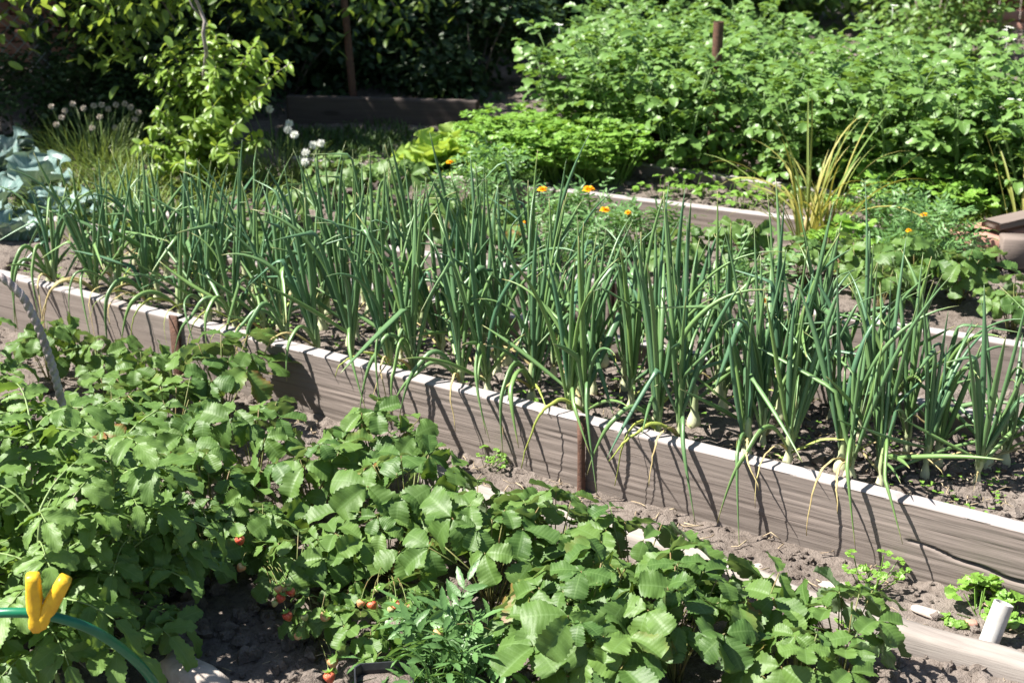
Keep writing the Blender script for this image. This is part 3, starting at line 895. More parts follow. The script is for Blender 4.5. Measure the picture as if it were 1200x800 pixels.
def berry(parent, p, size, kind, tilt):
    prof = [(1e-4, -1.15), (.22, -1.1), (.5, -.85), (.78, -.4), (.92, 0), (.9, .3), (.65, .55), (.2, .62), (1e-4, .6)]
    mb = MB(); mb.lathe(np.array(prof) * size, 14)
    o = mb.build("berry", M['berry_' + kind], parent, loc=p)
    o.rotation_euler = (tilt[0], tilt[1], 0)
    c = MB()
    for k in range(6):
        a = k * PI / 3 + .2
        tpl = leaflet(size * 1.1, size * .5, 4, 2, prof_lan, 0, 0, 0, .2, -.6)
        put_leaf(c, tpl, np.array([0, 0, size * .6]), np.array([math.cos(a), math.sin(a), .15]), UP, .6)
    c.build("calyx", M['parsley'], o)


def strawberry_mesh(nleaf, seed, spread=1.0, size=.07, height=.17, oldrate=.06):
    global rng
    keep = rng; rng = np.random.default_rng(seed)
    mb, st = MB(), MB()
    for i in range(nleaf):
        f_ = (i + .5) / nleaf
        az = i * 2.39996 + rng.normal(0, .3)
        lean = R(5 + 52 * f_ ** .9) * spread + rng.normal(0, .08)
        L = height * rng.uniform(.75, 1.25) * (1.25 - .12 * f_)
        sz = size * rng.uniform(.72, 1.15) * (.75 + .3 * min(1, f_ * 2.2))
        base = np.array([math.cos(az), math.sin(az), 0]) * .018 * rng.random() + UP * .01
        t = rng.uniform(.05, .76) if rng.random() > oldrate * (f_ > .45) else rng.uniform(.86, .95)
        strawberry_leaf(mb, st, base, az, lean, L, sz, t, R(rng.uniform(-12, 30) + 26 * f_))
    rng = keep
    return mb, st


SB_VAR = []
for k, (n, sp, sz, h) in enumerate([(18, .98, .082, .165), (15, .95, .088, .175), (21, 1.0, .076, .165), (14, .9, .080, .15), (17, .98, .085, .18), (19, 1.02, .074, .15), (11, .95, .078, .13)]):
    SB_VAR.append(strawberry_mesh(n, 300 + k, sp, sz, h))
SB_OBJ = {}


def strawberry(px, py, var, label, scale=1.0, rot=None, group='strawberry plants', berries=(), z=0.0):
    p = at(px, py, z); p[2] = max(ground_z(p), z - .02)
    rot = rng.uniform(0, 2 * PI) if rot is None else rot
    if var in SB_OBJ and not berries:
        src = SB_OBJ[var]
        r = src.copy(); COL.objects.link(r)
        r.location = p; r.rotation_euler = (0, 0, rot); r.scale = (scale,) * 3; r['label'] = label; r['group'] = group
        for ch in list(src.children):
            if ch.name.split('.')[0] in ('foliage', 'stem'):
                c = ch.copy(); COL.objects.link(c); c.parent = r
        return r
    r = thing("strawberry_plant", label, "strawberry plant", p, rot, group, scale)
    if var in SB_OBJ:
        for ch in list(SB_OBJ[var].children):
            if ch.name.split('.')[0] in ('foliage', 'stem'):
                c = ch.copy(); COL.objects.link(c); c.parent = r
    else:
        mb, st = SB_VAR[var]
        mb.build("foliage", M['strawberry'], r); st.build("stem", M['petiole'], r)
        SB_OBJ[var] = r
    if berries:
        ci, si = math.cos(-rot), math.sin(-rot)
        fr = MB()
        for (bx, by, bz, size, kind) in berries:
            wpt = at(bx, by, bz) - p
            q = np.array([wpt[0] * ci - wpt[1] * si, wpt[0] * si + wpt[1] * ci, wpt[2]]) / scale
            berry(r, q, size / scale, kind, (rng.uniform(-.5, .5), rng.uniform(-.5, .5)))
            top = q + np.array([0, 0, size * .6])
            mid = np.array([q[0] * .6, q[1] * .6, max(q[2] + .03, .07)])
            tt = np.linspace(0, 1, 7)[:, None]
            path = (1 - tt) ** 2 * np.array([0, 0, .02]) + 2 * tt * (1 - tt) * mid * 1.15 + tt ** 2 * top
            fr.tube(path, .0011, 5, .5)
        fr.build("fruit_stalk", M['petiole'], r)
    return r


G1 = 'strawberry plants in the near bed'
near = [
    # px, py of the crown on the soil, variant, scale, label
    (262, 470, 1, .95, "tall strawberry plant in front of the flat peg, its leaves over the board"),
    (170, 455, 3, .8, "small strawberry plant between the grey rod and the wooden peg"),
    (120, 425, 6, .75, "little strawberry plant under the short onion board"),
    (60, 420, 3, .8, "strawberry plant directly behind the grey ribbed rod"),
    (205, 515, 0, .9, "strawberry plant with flat leaves below the wooden peg"),
    (135, 505, 5, .9, "low strawberry plant at the foot of the grey ribbed rod"),
    (300, 545, 4, .85, "leafy strawberry plant right of the wooden peg"),
    (440, 545, 2, .9, "strawberry plant just before the path, left of the exposed plank end"),
    (370, 580, 0, .9, "strawberry plant in the second rank, behind the berry clusters"),
    (250, 605, 2, .9, "dense strawberry plant beside the tomato leaves"),
    (180, 590, 5, .85, "half shaded strawberry plant between tomato leaves and rod"),
    (305, 640, 3, .7, "strawberry plant with brown leaves above the berry cluster"),
    (480, 620, 1, .95, "big strawberry plant left of the exposed plank end"),
    (560, 600, 6, .9, "strawberry plant leaning over the exposed plank end"),
    (575, 665, 4, .95, "tall strawberry plant in the middle of the near bed"),
    (455, 655, 5, .85, "strawberry plant behind the red berries"),
    (650, 640, 2, .9, "strawberry plant against the path below the round iron peg"),
    (740, 670, 0, .95, "strawberry plant right of the round iron peg, by the low plank"),
    (680, 745, 1, 1.15, "strawberry plant with large pale leaves near the marigold seedling"),
    (785, 728, 4, .85, "strawberry plant shading the low plank"),
    (650, 800, 3, .85, "strawberry plant touching the marigold seedling"),
    (790, 800, 1, .95, "low strawberry plant with worn leaves right of the marigold seedling"),
    (880, 770, 6, .95, "loose strawberry plant between the big clump and the corner plant"),
    (985, 800, 3, .85, "separate strawberry plant with red stalks beside the low plank"),
    (700, 830, 0, .9, "strawberry plant cut by the lower edge of the photo near the marigold"),
    (372, 752, 6, .55, "sparse strawberry plant with pale berries at the end of the bare soil"),
    (348, 672, 6, .75, "strawberry plant whose stalks carry no fruit, just behind the berry cluster"),
    (402, 690, 3, .65, "strawberry plant between the berry cluster and the red berries by the marigold seedling"),
    (250, 655, 0, .75, "strawberry plant leaning out over the tomato leaves"),
    (478, 742, 6, .6, "small strawberry plant between the red berries and the marigold seedling"),
    (405, 728, 6, .5, "small strawberry plant under the berries, behind the black pot"),
    (430, 790, 6, .6, "small strawberry plant just behind the black pot"),
    (232, 690, 6, .7, "strawberry plant with drooping leaves over the bare soil"),
    (930, 835, 5, .8, "strawberry plant low at the photo's edge left of the corner plant"),
]
BER = {
    11: [(333, 690, .10, .010, 'pale'), (329, 700, .095, .010, 'ripe'), (337, 683, .11, .008, 'green'), (283, 664, .10, .010, 'pale'), (281, 632, .13, .011, 'ripe'), (337, 721, .08, .0105, 'ripe'), (322, 706, .09, .007, 'green'), (341, 693, .10, .0095, 'ripe'), (326, 689, .11, .009, 'pale')],
    15: [(423, 706, .10, .009, 'pale'), (436, 708, .10, .0105, 'ripe'), (465, 709, .10, .012, 'ripe'), (477, 711, .10, .0095, 'pale'), (458, 714, .095, .008, 'green'), (442, 690, .11, .007, 'green')],
    25: [(349, 745, .07, .008, 'pale'), (381, 722, .10, .011, 'pale'), (357, 722, .09, .008, 'green'), (390, 775, .06, .011, 'pale'), (386, 792, .05, .012, 'ripe')],
    16: [(617, 654, .13, .012, 'ripe'), (629, 653, .13, .010, 'ripe')],
    20: [(513, 742, .15, .010, 'pale')],
    4: [(196, 478, .12, .010, 'green'), (190, 490, .11, .009, 'green')],
}
for i, (x, y, v_, s_, lab) in enumerate(near):
    strawberry(x, y + (0 if y >= 760 else 56 if x > 540 else 30 if y < 690 else 0), v_, lab, min(s_, .95) * .92, None, G1, BER.get(i, ()))

G2 = 'strawberry plants in the middle beds'
for x, y, v_, s_, lab in [
    (395, 240, 2, .75, "strawberry plant furthest left in the middle bed, behind the onions"),
    (430, 235, 5, .75, "second strawberry plant from the left in the middle bed"),
    (470, 245, 3, .8, "strawberry plant in the middle bed below the lettuce"),
    (350, 265, 6, .8, "strawberry plant low behind onion leaves near the white blooms"),
    (440, 285, 5, .75, "strawberry plant close to the middle bed's front board"),
    (520, 290, 3, .8, "strawberry plant between onion leaves left of the marigolds"),
    (590, 300, 5, .75, "strawberry plant just left of the marigold clump"),
    (1070, 350, 4, .75, "strawberry plant behind the clean board, left one of three"),
    (1120, 358, 0, .8, "strawberry plant behind the clean board, middle one of three"),
    (1185, 392, 2, .7, "strawberry plant behind the clean board, by the timber blocks"),
    (1000, 340, 6, .8, "small strawberry plant behind onion leaves left of the three by the board"),
    (940, 335, 5, .75, "strawberry plant in the middle bed below the yellowing garlic"),
    (860, 318, 3, .75, "strawberry plant right of the marigolds in the middle bed"),
    (235, 285, 3, .75, "strawberry plant low in front of the young plum tree"),
    (300, 300, 0, .75, "strawberry plant seen through the leaves of the left onions"),
    (400, 310, 3, .7, "strawberry plant low at the middle bed board behind the onions"),
    (790, 330, 0, .75, "strawberry plant between two marigolds at the middle of the bed"),
    (1030, 372, 3, .7, "strawberry plant pressed against the clean board, leftmost along it"),
]:
    strawberry(x, y, v_, lab, s_ * .95, None, G2, z=.085)


# ------------------------------------------------------------------ onions
def onion_path(n, L, az, tilt0, curve, kink=None, kang=0.0, z0=.03):
    p = np.zeros((n, 3)); p[0] = (math.cos(az) * .004, math.sin(az) * .004, z0)
    ds = L / (n - 1); wob = rng.normal(0, .035, 2)
    for i in range(1, n):
        s_ = i / (n - 1)
        th = tilt0 + curve * s_ ** 2
        if kink is not None and s_ > kink: th += kang * min(1, (s_ - kink) / .045)
        a = az + wob[0] * 3 * s_
        p[i] = p[i - 1] + ds * np.array([math.sin(th) * math.cos(a), math.sin(th) * math.sin(a), math.cos(th)])
    return p


def onion_radius(n, r, kink=None):
    s_ = np.linspace(0, 1, n)
    rad = r * np.interp(s_, [0, .1, .3, .5, .75, .92, 1], [.62, .7, .95, 1.0, .74, .36, .07])
    flat = np.ones(n)
    if kink is not None:
        d = np.abs(s_ - kink - .02)
        flat = np.where(d < .07, .25 + .75 * d / .07, np.where(s_ > kink, .6, 1))
    return rad, flat


FACE = math.atan2(-V[1], -V[0])        # towards the front board
ZB = 0.115


def drape(vdist, side, top, hang, n=22, lift=.0):
    """A leaf that bows over the front board and hangs before it; local to a plant vdist behind the board face."""
    c = np.array([0, 0, .03])
    e = -V * (vdist + .012) + U * side * .6; e = np.array([e[0], e[1], max(top, .075)])
    a = e + (-V * .022 + U * side * .25); a[2] = e[2] + .004
    dn = a + (-V * rng.uniform(.0, .02) + U * side * .4) + np.array([0, 0, -hang])
    m = c * .45 + e * .55 + UP * (.05 + lift)
    P = []
    for t in np.linspace(0, 1, n // 2):
        P.append((1 - t) ** 2 * c + 2 * t * (1 - t) * m + t * t * e)
    for t in np.linspace(0.08, 1, n - n // 2):
        k = a + (0, 0, -hang * .15) - V * .012
        P.append((1 - t) ** 2 * e + 2 * t * (1 - t) * k + t * t * dn)
    P = np.array(P)
    P[2:-2] = (P[1:-3] + P[2:-2] + P[3:-1]) / 3
    return P


def onion(u, v, label, group, big=1.0, nleaf=8, drapes=0, withered=0, fan=None):
    p = uv2w(u, v); p[2] = float(soil_height(np.array([u]), np.array([v]))[0])
    root = thing("onion_plant", label, "onion plant", p, 0, group)
    lv = MB()
    fan = rng.uniform(0, PI) if fan is None else fan
    n = 20
    lean_az, lean = rng.uniform(0, 2 * PI), R(abs(rng.normal(0, 6)))
    sh = np.array([math.cos(lean_az), math.sin(lean_az)]) * math.tan(lean)
    for i in range(nleaf):
        side = 1 if i % 2 else -1
        zz = rng.uniform(.03, .095) * big
        az = fan + (0 if side > 0 else PI) + rng.normal(0, .75)
        outer = i / max(1, nleaf - 1)
        L = big * rng.uniform(.36, .57) * (1 - .3 * abs(outer - .35))
        r = rng.uniform(.0040, .0078) * big ** .5
        tint = float(np.clip(rng.normal(.38, .24) + .35 * (rng.random() < .15), 0, 1))
        roll = rng.random()
        if roll < .30:
            k = rng.uniform(.3, .85)
            P = onion_path(n + 8, L, az, R(rng.uniform(3, 24)), R(10), k, R(rng.uniform(35, 135)), z0=zz)
            rad, fl = onion_radius(n + 8, r, k)
        elif roll < .44:
            P = onion_path(n, L * rng.uniform(.5, .85), az, R(rng.uniform(28, 75)), R(rng.uniform(-15, 40)), z0=zz)
            rad, fl = onion_radius(n, r * .85); tint = min(1, tint + .25)
        elif roll < .60:
            P = onion_path(n, L, az, R(rng.uniform(2, 14)), R(rng.uniform(35, 100)), z0=zz)
            rad, fl = onion_radius(n, r * .9)
        else:
            P = onion_path(n, L, az, R(1 + 15 * outer * rng.random() + 6 * rng.random()), R(rng.uniform(-12, 24)), z0=zz)
            rad, fl = onion_radius(n, r)
        P[:, :2] += P[:, 2:3] * sh
        low = P[:, 2] < .012
        P[:, 2] = np.where(low, .012 + .004 * rng.random(), P[:, 2])
        lv.tube(P, rad, 7, tint, flat=fl)
    for _ in range(drapes):
        P = drape(v, rng.uniform(-.10, .12), rng.uniform(.07, .13), rng.uniform(.10, .22), lift=rng.uniform(0, .12))
        rad = rng.uniform(.0045, .0065) * np.interp(np.linspace(0, 1, len(P)), [0, .15, .6, 1], [.7, 1, .9, .12])
        lv.tube(P, rad, 7, rng.uniform(.4, .9), flat=np.full(len(P), .75))
    lv.build("leaves", M['onion'], root)
    b_ = rng.uniform(.35, .85) * big
    mb = MB()
    rb = .024 * b_
    mb.lathe(np.array([(1e-4, -.03), (rb * .6, -.026), (rb, -.008), (rb * .96, .004), (rb * .72, .016), (rb * .5, .026), (.0092, .040), (.0078, .065), (.0062, .088), (.001, .094)]) + np.array([0, .006]), 14)
    mb.build("bulb", M['onion_bulb'], root)
    for j in range(withered):
        mb = MB()
        if v < .16 and rng.random() < .8:
            P = drape(v, rng.uniform(-.09, .09), rng.uniform(.065, .085), rng.uniform(.05, .17))
        else:
            az = rng.uniform(0, 2 * PI); P = onion_path(16, rng.uniform(.12, .22), az, R(55), R(75)); P[:, 2] = np.maximum(P[:, 2], .012)
        P = P + np.cumsum(rng.normal(0, .0012, P.shape), 0)
        mat = M['withered'] if rng.random() < .65 else M['yellow_leaf']
        mb.tube(P, rng.uniform(.0016, .0034) * np.interp(np.linspace(0, 1, len(P)), [0, .3, 1], [1.2, 1, .25]), 6, .5, flat=np.full(len(P), .5))
        mb.build("withered_leaf", mat, root)
    return root


GO = 'onion plants growing in rows behind the long board'
ROWN = {0: 'front', 1: 'second', 2: 'third', 3: 'back'}
rows = [(0.105, -0.02, 2.62, 0.108), (0.225, 0.02, 2.78, 0.110), (0.35, -0.05, 2.82, 0.112), (0.48, -0.02, 2.85, 0.114)]
for ri, (rv, u0, u1, st_) in enumerate(rows):
    n = int((u1 - u0) / st_)
    for k in range(n + 1):
        u = u0 + k * st_ + rng.normal(0, .03); v = max(.085, rv + rng.normal(0, .028))
        fu = (u + .1) / 2.9
        big = float(np.interp(fu, [0, .25, .45, .8, 1], [.66, .78, .95, .93, .80])) * rng.uniform(.88, 1.1)
        dr = int(rng.random() < .85) + int(rng.random() < .5) if ri == 0 else 0
        wi = (int(rng.random() < .85) + int(rng.random() < .5)) if ri == 0 else int(rng.random() < .8)
        nl = int(rng.integers(7, 11))
        feat = ("with leaves drooping over the board" if dr else "with upright leaves") if ri == 0 else ("tall" if big > 1.03 else "short" if big < .85 else "middling")
        lab = f"onion plant {feat}, {ORD[k]} from the left in the front row" if ri == 0 else f"{feat} onion plant, {ORD[k]} from the left in the {ROWN[ri]} row"
        onion(u, v, lab, GO, big, nl, dr, wi)
# two small late onions at the bare right end
for (u, v, lab) in [(2.86, .30, "small onion plant alone in the bare soil by the back board"), (2.98, .40, "small spindly onion plant at the far end of the bare soil")]:
    onion(u, v, lab, GO, .62, 6, 0, 1)


# ------------------------------------------------------------------ potatoes
PT = [leaflet(1, w_, 8, 4, prof_ov, .1, .02, .028, fo, be, 0, .07, k) for k, (w_, fo, be) in enumerate([(.68, .25, .5), (.62, .4, .8), (.74, .12, .35), (.66, .3, 1.0)])]


def compound(mb, st, p, d, n, L, tpls, pairs, size, tint, term=1.15, rstem=.0014, sag=.5):
    d = unit(d); n = unit(n - d * (n @ d))
    pts = []; cur = np.array(p, float); dd = d.copy(); K = 6
    ax = np.cross(d, n)
    dirs = []
    for i in range(K + 1):
        pts.append(cur.copy()); dirs.append(dd.copy())
        cur = cur + dd * L / K; dd = rotv(dd, ax, -sag / K)
    pts = np.array(pts)
    st.tube(pts, np.linspace(rstem, rstem * .5, K + 1), 4, .5, cap=False)
    for j in range(pairs):
        f_ = .35 + .6 * j / max(1, pairs - 1) if pairs > 1 else .55
        i = min(K, int(f_ * K))
        nn = rotv(n, ax, -sag * f_)
        sz = size * (.62 + .38 * j / max(1, pairs - 1)) * rng.uniform(.88, 1.1)
        for sg in (1, -1):
            ld = rotv(dirs[i], nn, sg * R(rng.uniform(52, 78)))
            ld = unit(ld + rng.normal(0, .12, 3) - nn * .1)
            put_leaf(mb, tpls[rng.integers(len(tpls))], pts[i], ld, unit(nn + rng.normal(0, .22, 3)), float(np.clip(tint + rng.normal(0, .12), 0, 1)), sz)
    nn = rotv(n, ax, -sag)
    put_leaf(mb, tpls[rng.integers(len(tpls))], pts[-1], dirs[-1], unit(nn + rng.normal(0, .15, 3)), tint, size * term)


def potato_mesh(seed, h):
    global rng
    keep = rng; rng = np.random.default_rng(seed)
    mb, st = MB(), MB()
    ns = 6
    for i in range(ns):
        az = i * 2 * PI / ns + rng.normal(0, .4); lean = R(rng.uniform(6, 26))
        d = np.array([math.sin(lean) * math.cos(az), math.sin(lean) * math.sin(az), math.cos(lean)])
        H = h * rng.uniform(.82, 1.08)
        path = np.array([d * H * t + np.array([math.cos(az), math.sin(az), 0]) * .03 * (1 + t * t) for t in np.linspace(0, 1, 6)])
        st.tube(path, np.linspace(.006, .003, 6), 5, .5)
        for j in range(12):
            t = .2 + .8 * j / 11
            p = path[0] * (1 - t) + path[-1] * t
            a = j * 2.4 + az
            el = R(10 + 45 * t)
            ld = np.array([math.cos(a) * math.cos(el), math.sin(a) * math.cos(el), math.sin(el)])
            nrm = unit(UP * 1.0 - np.array([math.cos(a), math.sin(a), 0]) * .4 + rng.normal(0, .3, 3))
            compound(mb, st, p, ld, nrm, rng.uniform(.09, .15), PT, 3, rng.uniform(.042, .058), rng.uniform(.1, .9), 1.2, .0018, rng.uniform(.4, .9))
    rng = keep
    return mb, st


PV = []
GP = 'potato plants in the tall green bed'
for k in range(5):
    mb, st = potato_mesh(700 + k, .44)
    r = thing("potato_plant", "potato plant", "potato plant", (0, 0, 0), 0, GP)
    mb.build("foliage", M['potato'], r); st.build("stem", M['potato_stem'], r)
    PV.append(r)
used = set()
pot_rows = [.16, .46, .76, 1.06, 1.36, 1.68]
cnt = 0
for ri, dv in enumerate(pot_rows):
    us = np.arange(0.42 - .12 * ri, 3.1, .27)
    k = 0
    for u0 in us:
        u = u0 + rng.normal(0, .03)
        v = float(LD(u0)) + dv + rng.normal(0, .04)
        p = uv2w(u, v)
        lim = (abs(p[0]) - .25) / max(p[1], .1)
        if lim > .47 or p[0] < -0.16 - .12 * ri: continue
        p[2] = .09
        lab = f"potato plant, {ORD[k]} from the left in the row nearest the low board" if ri == 0 else f"potato plant, {ORD[k]} from the left in the second row back"
        if ri > 1: lab = f"potato plant, {ORD[k]} from the left in the {ORD[ri]} row back"
        var = int(rng.integers(5)); sc_ = rng.uniform(.88, 1.1) * (1 if ri < 3 else .86 if p[0] < 1.3 else .64); ro = rng.uniform(0, 2 * PI)
        if var not in used:
            r = PV[var]; used.add(var)
            r.location = p; r.rotation_euler = (0, 0, ro); r.scale = (sc_,) * 3; r['label'] = lab
        else:
            r = copy_thing(PV[var], lab, p, ro, sc_, GP)
        k += 1; cnt += 1
for k in range(5):
    if k not in used:
        for c in list(PV[k].children): bpy.data.objects.remove(c)
        bpy.data.objects.remove(PV[k])
# white blossoms in the potatoes
def blossom_mesh(n):
    mb = MB()
    for j in range(n):
        c = rng.normal(0, .014, 3) * np.array([1, 1, .4])
        for q in range(5):
            a = q * 2 * PI / 5 + rng.random()
            put_leaf(mb, leaflet(.015, .013, 3, 2, prof_ov, 0, 0, 0, .1, .3), c, np.array([math.cos(a), math.sin(a), .25]), UP, .5)
    mb.tube(np.array([[0, 0, -.07], [.003, 0, -.03], [0, 0, 0]]), .0015, 5)
    return mb


for (x, y, z, n, lab) in [(1032, 64, .52, 4, "white potato blossom nearest the short rusty post, above the leaves"), (1180, 44, .56, 5, "white potato blossom under the brown fence, upper one"), (1180, 33, .58, 3, "white potato blossom highest up, against the brown fence foot"),
                          (1128, 112, .50, 2, "cream potato blossom low down amid the leaves"), (1112, 92, .5, 2, "small white potato blossom in the middle of the leaves"), (1196, 116, .5, 3, "white potato blossom at the edge above the right garlic"),
                          (655, 30, .55, 3, "white potato blossom on the far left shoulder of the potato bed"), (1046, 8, .6, 3, "white potato blossom near the yellow-green bush")]:
    tag(blossom_mesh(n).build("potato_blossom", M['white_flower'], loc=at(x, y, z)), lab, "blossom", "white potato blossoms")


# ------------------------------------------------------------------ parsley, lettuce, seedlings
PW = [leaflet(1, w_, 8, 4, prof_wedge, .2, .16, .02, .2, be, 0, .05, k) for k, (w_, be) in enumerate([(.95, .5), (.8, .9), (1.05, .2)])]


def leafy_mesh(seed, nstem, h, size, tpls, spread=.10, lean=(5, 35), trip=True):
    global rng
    keep = rng; rng = np.random.default_rng(seed)
    mb, st = MB(), MB()
    for i in range(nstem):
        az = rng.uniform(0, 2 * PI); le = R(rng.uniform(*lean)); H = h * rng.uniform(.6, 1.1)
        b_ = np.array([math.cos(az), math.sin(az), 0]) * spread * .4 * rng.random()
        d = np.array([math.sin(le) * math.cos(az), math.sin(le) * math.sin(az), math.cos(le)])
        top = b_ + d * H
        st.tube(np.array([b_, b_ + d * H * .5, top]), .0012, 4, .5, cap=False)
        out = unit(np.array([math.cos(az), math.sin(az), .25]) + rng.normal(0, .3, 3))
        for q in range(3 if trip else 1):
            a = (q - 1) * R(60) if trip else 0
            dd = rotv(out, UP, a)
            c = top + dd * size * .5
            for w_ in (-1, 0, 1):
                put_leaf(mb, tpls[rng.integers(len(tpls))], c, rotv(dd, UP, w_ * R(55)), unit(UP + rng.normal(0, .3, 3)), rng.random(), size * rng.uniform(.7, 1.05))
    rng = keep
    return mb, st


PAR = []
GPAR = 'parsley plants in the low bright clump'
for k in range(3):
    PAR.append(leafy_mesh(800 + k, 40, .205, .027, PW))
par_src = []
k = 0
for r_ in range(5):
    for c_ in range(6):
        x = 572 + c_ * 29 + rng.uniform(-9, 9); y = 190 + r_ * 9.5 + rng.uniform(-3, 3)
        p = at(x, y, .06)
        lab = f"parsley plant, {ORD[c_]} from the left, {ORD[r_]} rank from the back of the clump"
        if len(par_src) < 3:
            r = thing("parsley_plant", lab, "parsley plant", p, 0, GPAR)
            mb, st = PAR[len(par_src)]
            mb.build("foliage", M['parsley'], r); st.build("stem", M['parsley'], r); par_src.append(r)
        else:
            copy_thing(par_src[int(rng.integers(3))], lab, p, rng.uniform(0, 6.28), rng.uniform(.75, 1.2), GPAR)


def lettuce_mesh(seed, L=.15, n=20):
    global rng
    keep = rng; rng = np.random.default_rng(seed)
    mb = MB()
    for i in range(n):
        f_ = i / n
        az = i * 2.4 + rng.normal(0, .2); el = R(78 - 60 * f_ + rng.normal(0, 5))
        d = np.array([math.cos(az) * math.cos(el), math.sin(az) * math.cos(el), math.sin(el)])
        nrm = unit(UP - np.array([math.cos(az), math.sin(az), 0]) * .3)
        put_leaf(mb, leaflet(L * rng.uniform(.75, 1.05), L * rng.uniform(.75, .95), 18, 10, prof_obov, .1, .02, .012, .3, rng.uniform(.2, .8), 0, rng.uniform(.05, .1), rng.uniform(0, 6), 4.5), np.array([0, 0, .01]), d, nrm, rng.random())
    rng = keep
    return mb


src = None
for x, y, s_, lab in [(508, 210, 1.35, "frilly pale lettuce at the left end of the parsley clump"), (545, 208, 1.2, "second frilly lettuce, right beside the end one"), (528, 194, 1.2, "frilly lettuce behind the two front lettuces"), (572, 216, .9, "small frilly lettuce in front of the parsley")]:
    p = at(x, y, .06)
    if src is None:
        src = thing("lettuce", lab, "lettuce", p, 0, 'lettuces beside the parsley'); lettuce_mesh(5).build("foliage", M['lettuce'], src); src.scale = (s_,) * 3
    else: copy_thing(src, lab, p, rng.uniform(0, 6), s_)
sl = leafy_mesh(850, 10, .07, .032, [leaflet(1, .7, 8, 4, prof_ov, .1, .03, .01, .2, .5)], .12, (10, 60), False)
src = None
GS = 'pale seedlings between the two far boards'
for i, (x, y, s_) in enumerate([(775, 232, 1), (800, 226, 1.1), (826, 233, .9), (850, 240, 1.1), (872, 246, 1), (835, 215, 1.5), (862, 205, 1.6), (880, 225, 1.2), (905, 240, .9)]):
    p = at(x, y, .09)
    lab = f"pale green seedling behind the sunlit board, {ORD[i]} counting rightwards" if i < 5 else f"broad-leaved pale seedling close to the potato plants, {ORD[i-5]} counting rightwards"
    if src is None:
        src = thing("seedling", lab, "seedling", p, 0, GS); sl[0].build("foliage", M['parsley'], src); sl[1].build("stem", M['parsley'], src)
    else: copy_thing(src, lab, p, rng.uniform(0, 6), s_, GS)


# ------------------------------------------------------------------ marigolds
MG = [leaflet(1, .3, 8, 2, prof_lan, .05, .12, 0, .25, be) for be in (.3, .7, -.1)]


def marigold_mesh(seed, h, n=16, size=.026):
    global rng
    keep = rng; rng = np.random.default_rng(seed)
    mb, st = MB(), MB()
    for i in range(n):
        az = i * 2.4 + rng.normal(0, .3); f_ = i / n
        le = R(10 + 60 * f_); L0 = h * rng.uniform(.55, 1.0) * (1 - .35 * f_)
        d = np.array([math.sin(le) * math.cos(az), math.sin(le) * math.sin(az), math.cos(le)])
        p = d * L0 * .5
        st.tube(np.array([[0, 0, 0], p * .5, p]), .0018, 4, .5, cap=False)
        for q in range(2):
            nrm = unit(UP + rng.normal(0, .4, 3) - d * .3)
            compound(mb, st, p + d * L0 * .12 * q, unit(d + rng.normal(0, .35, 3)), nrm, h * rng.uniform(.28, .42), MG, 5, size, rng.random(), 1.0, .0009, .7)
    rng = keep
    return mb, st


def flower_head(size, seed):
    r = np.random.default_rng(seed)
    mb = MB()
    for ring, (n, el, sz) in enumerate([(12, 5, 1), (10, 30, .85), (8, 55, .65), (5, 78, .45)]):
        for k in range(n):
            a = k * 2 * PI / n + ring * .3 + r.normal(0, .08); e = R(el + r.normal(0, 6))
            put_leaf(mb, leaflet(size * sz, size * sz * .62, 5, 3, prof_wedge, .05, 0, 0, .1, .4, 0, .09, r.uniform(0, 6), 2), np.zeros(3), np.array([math.cos(a) * math.cos(e), math.sin(a) * math.cos(e), math.sin(e)]), UP, .5)
    return mb


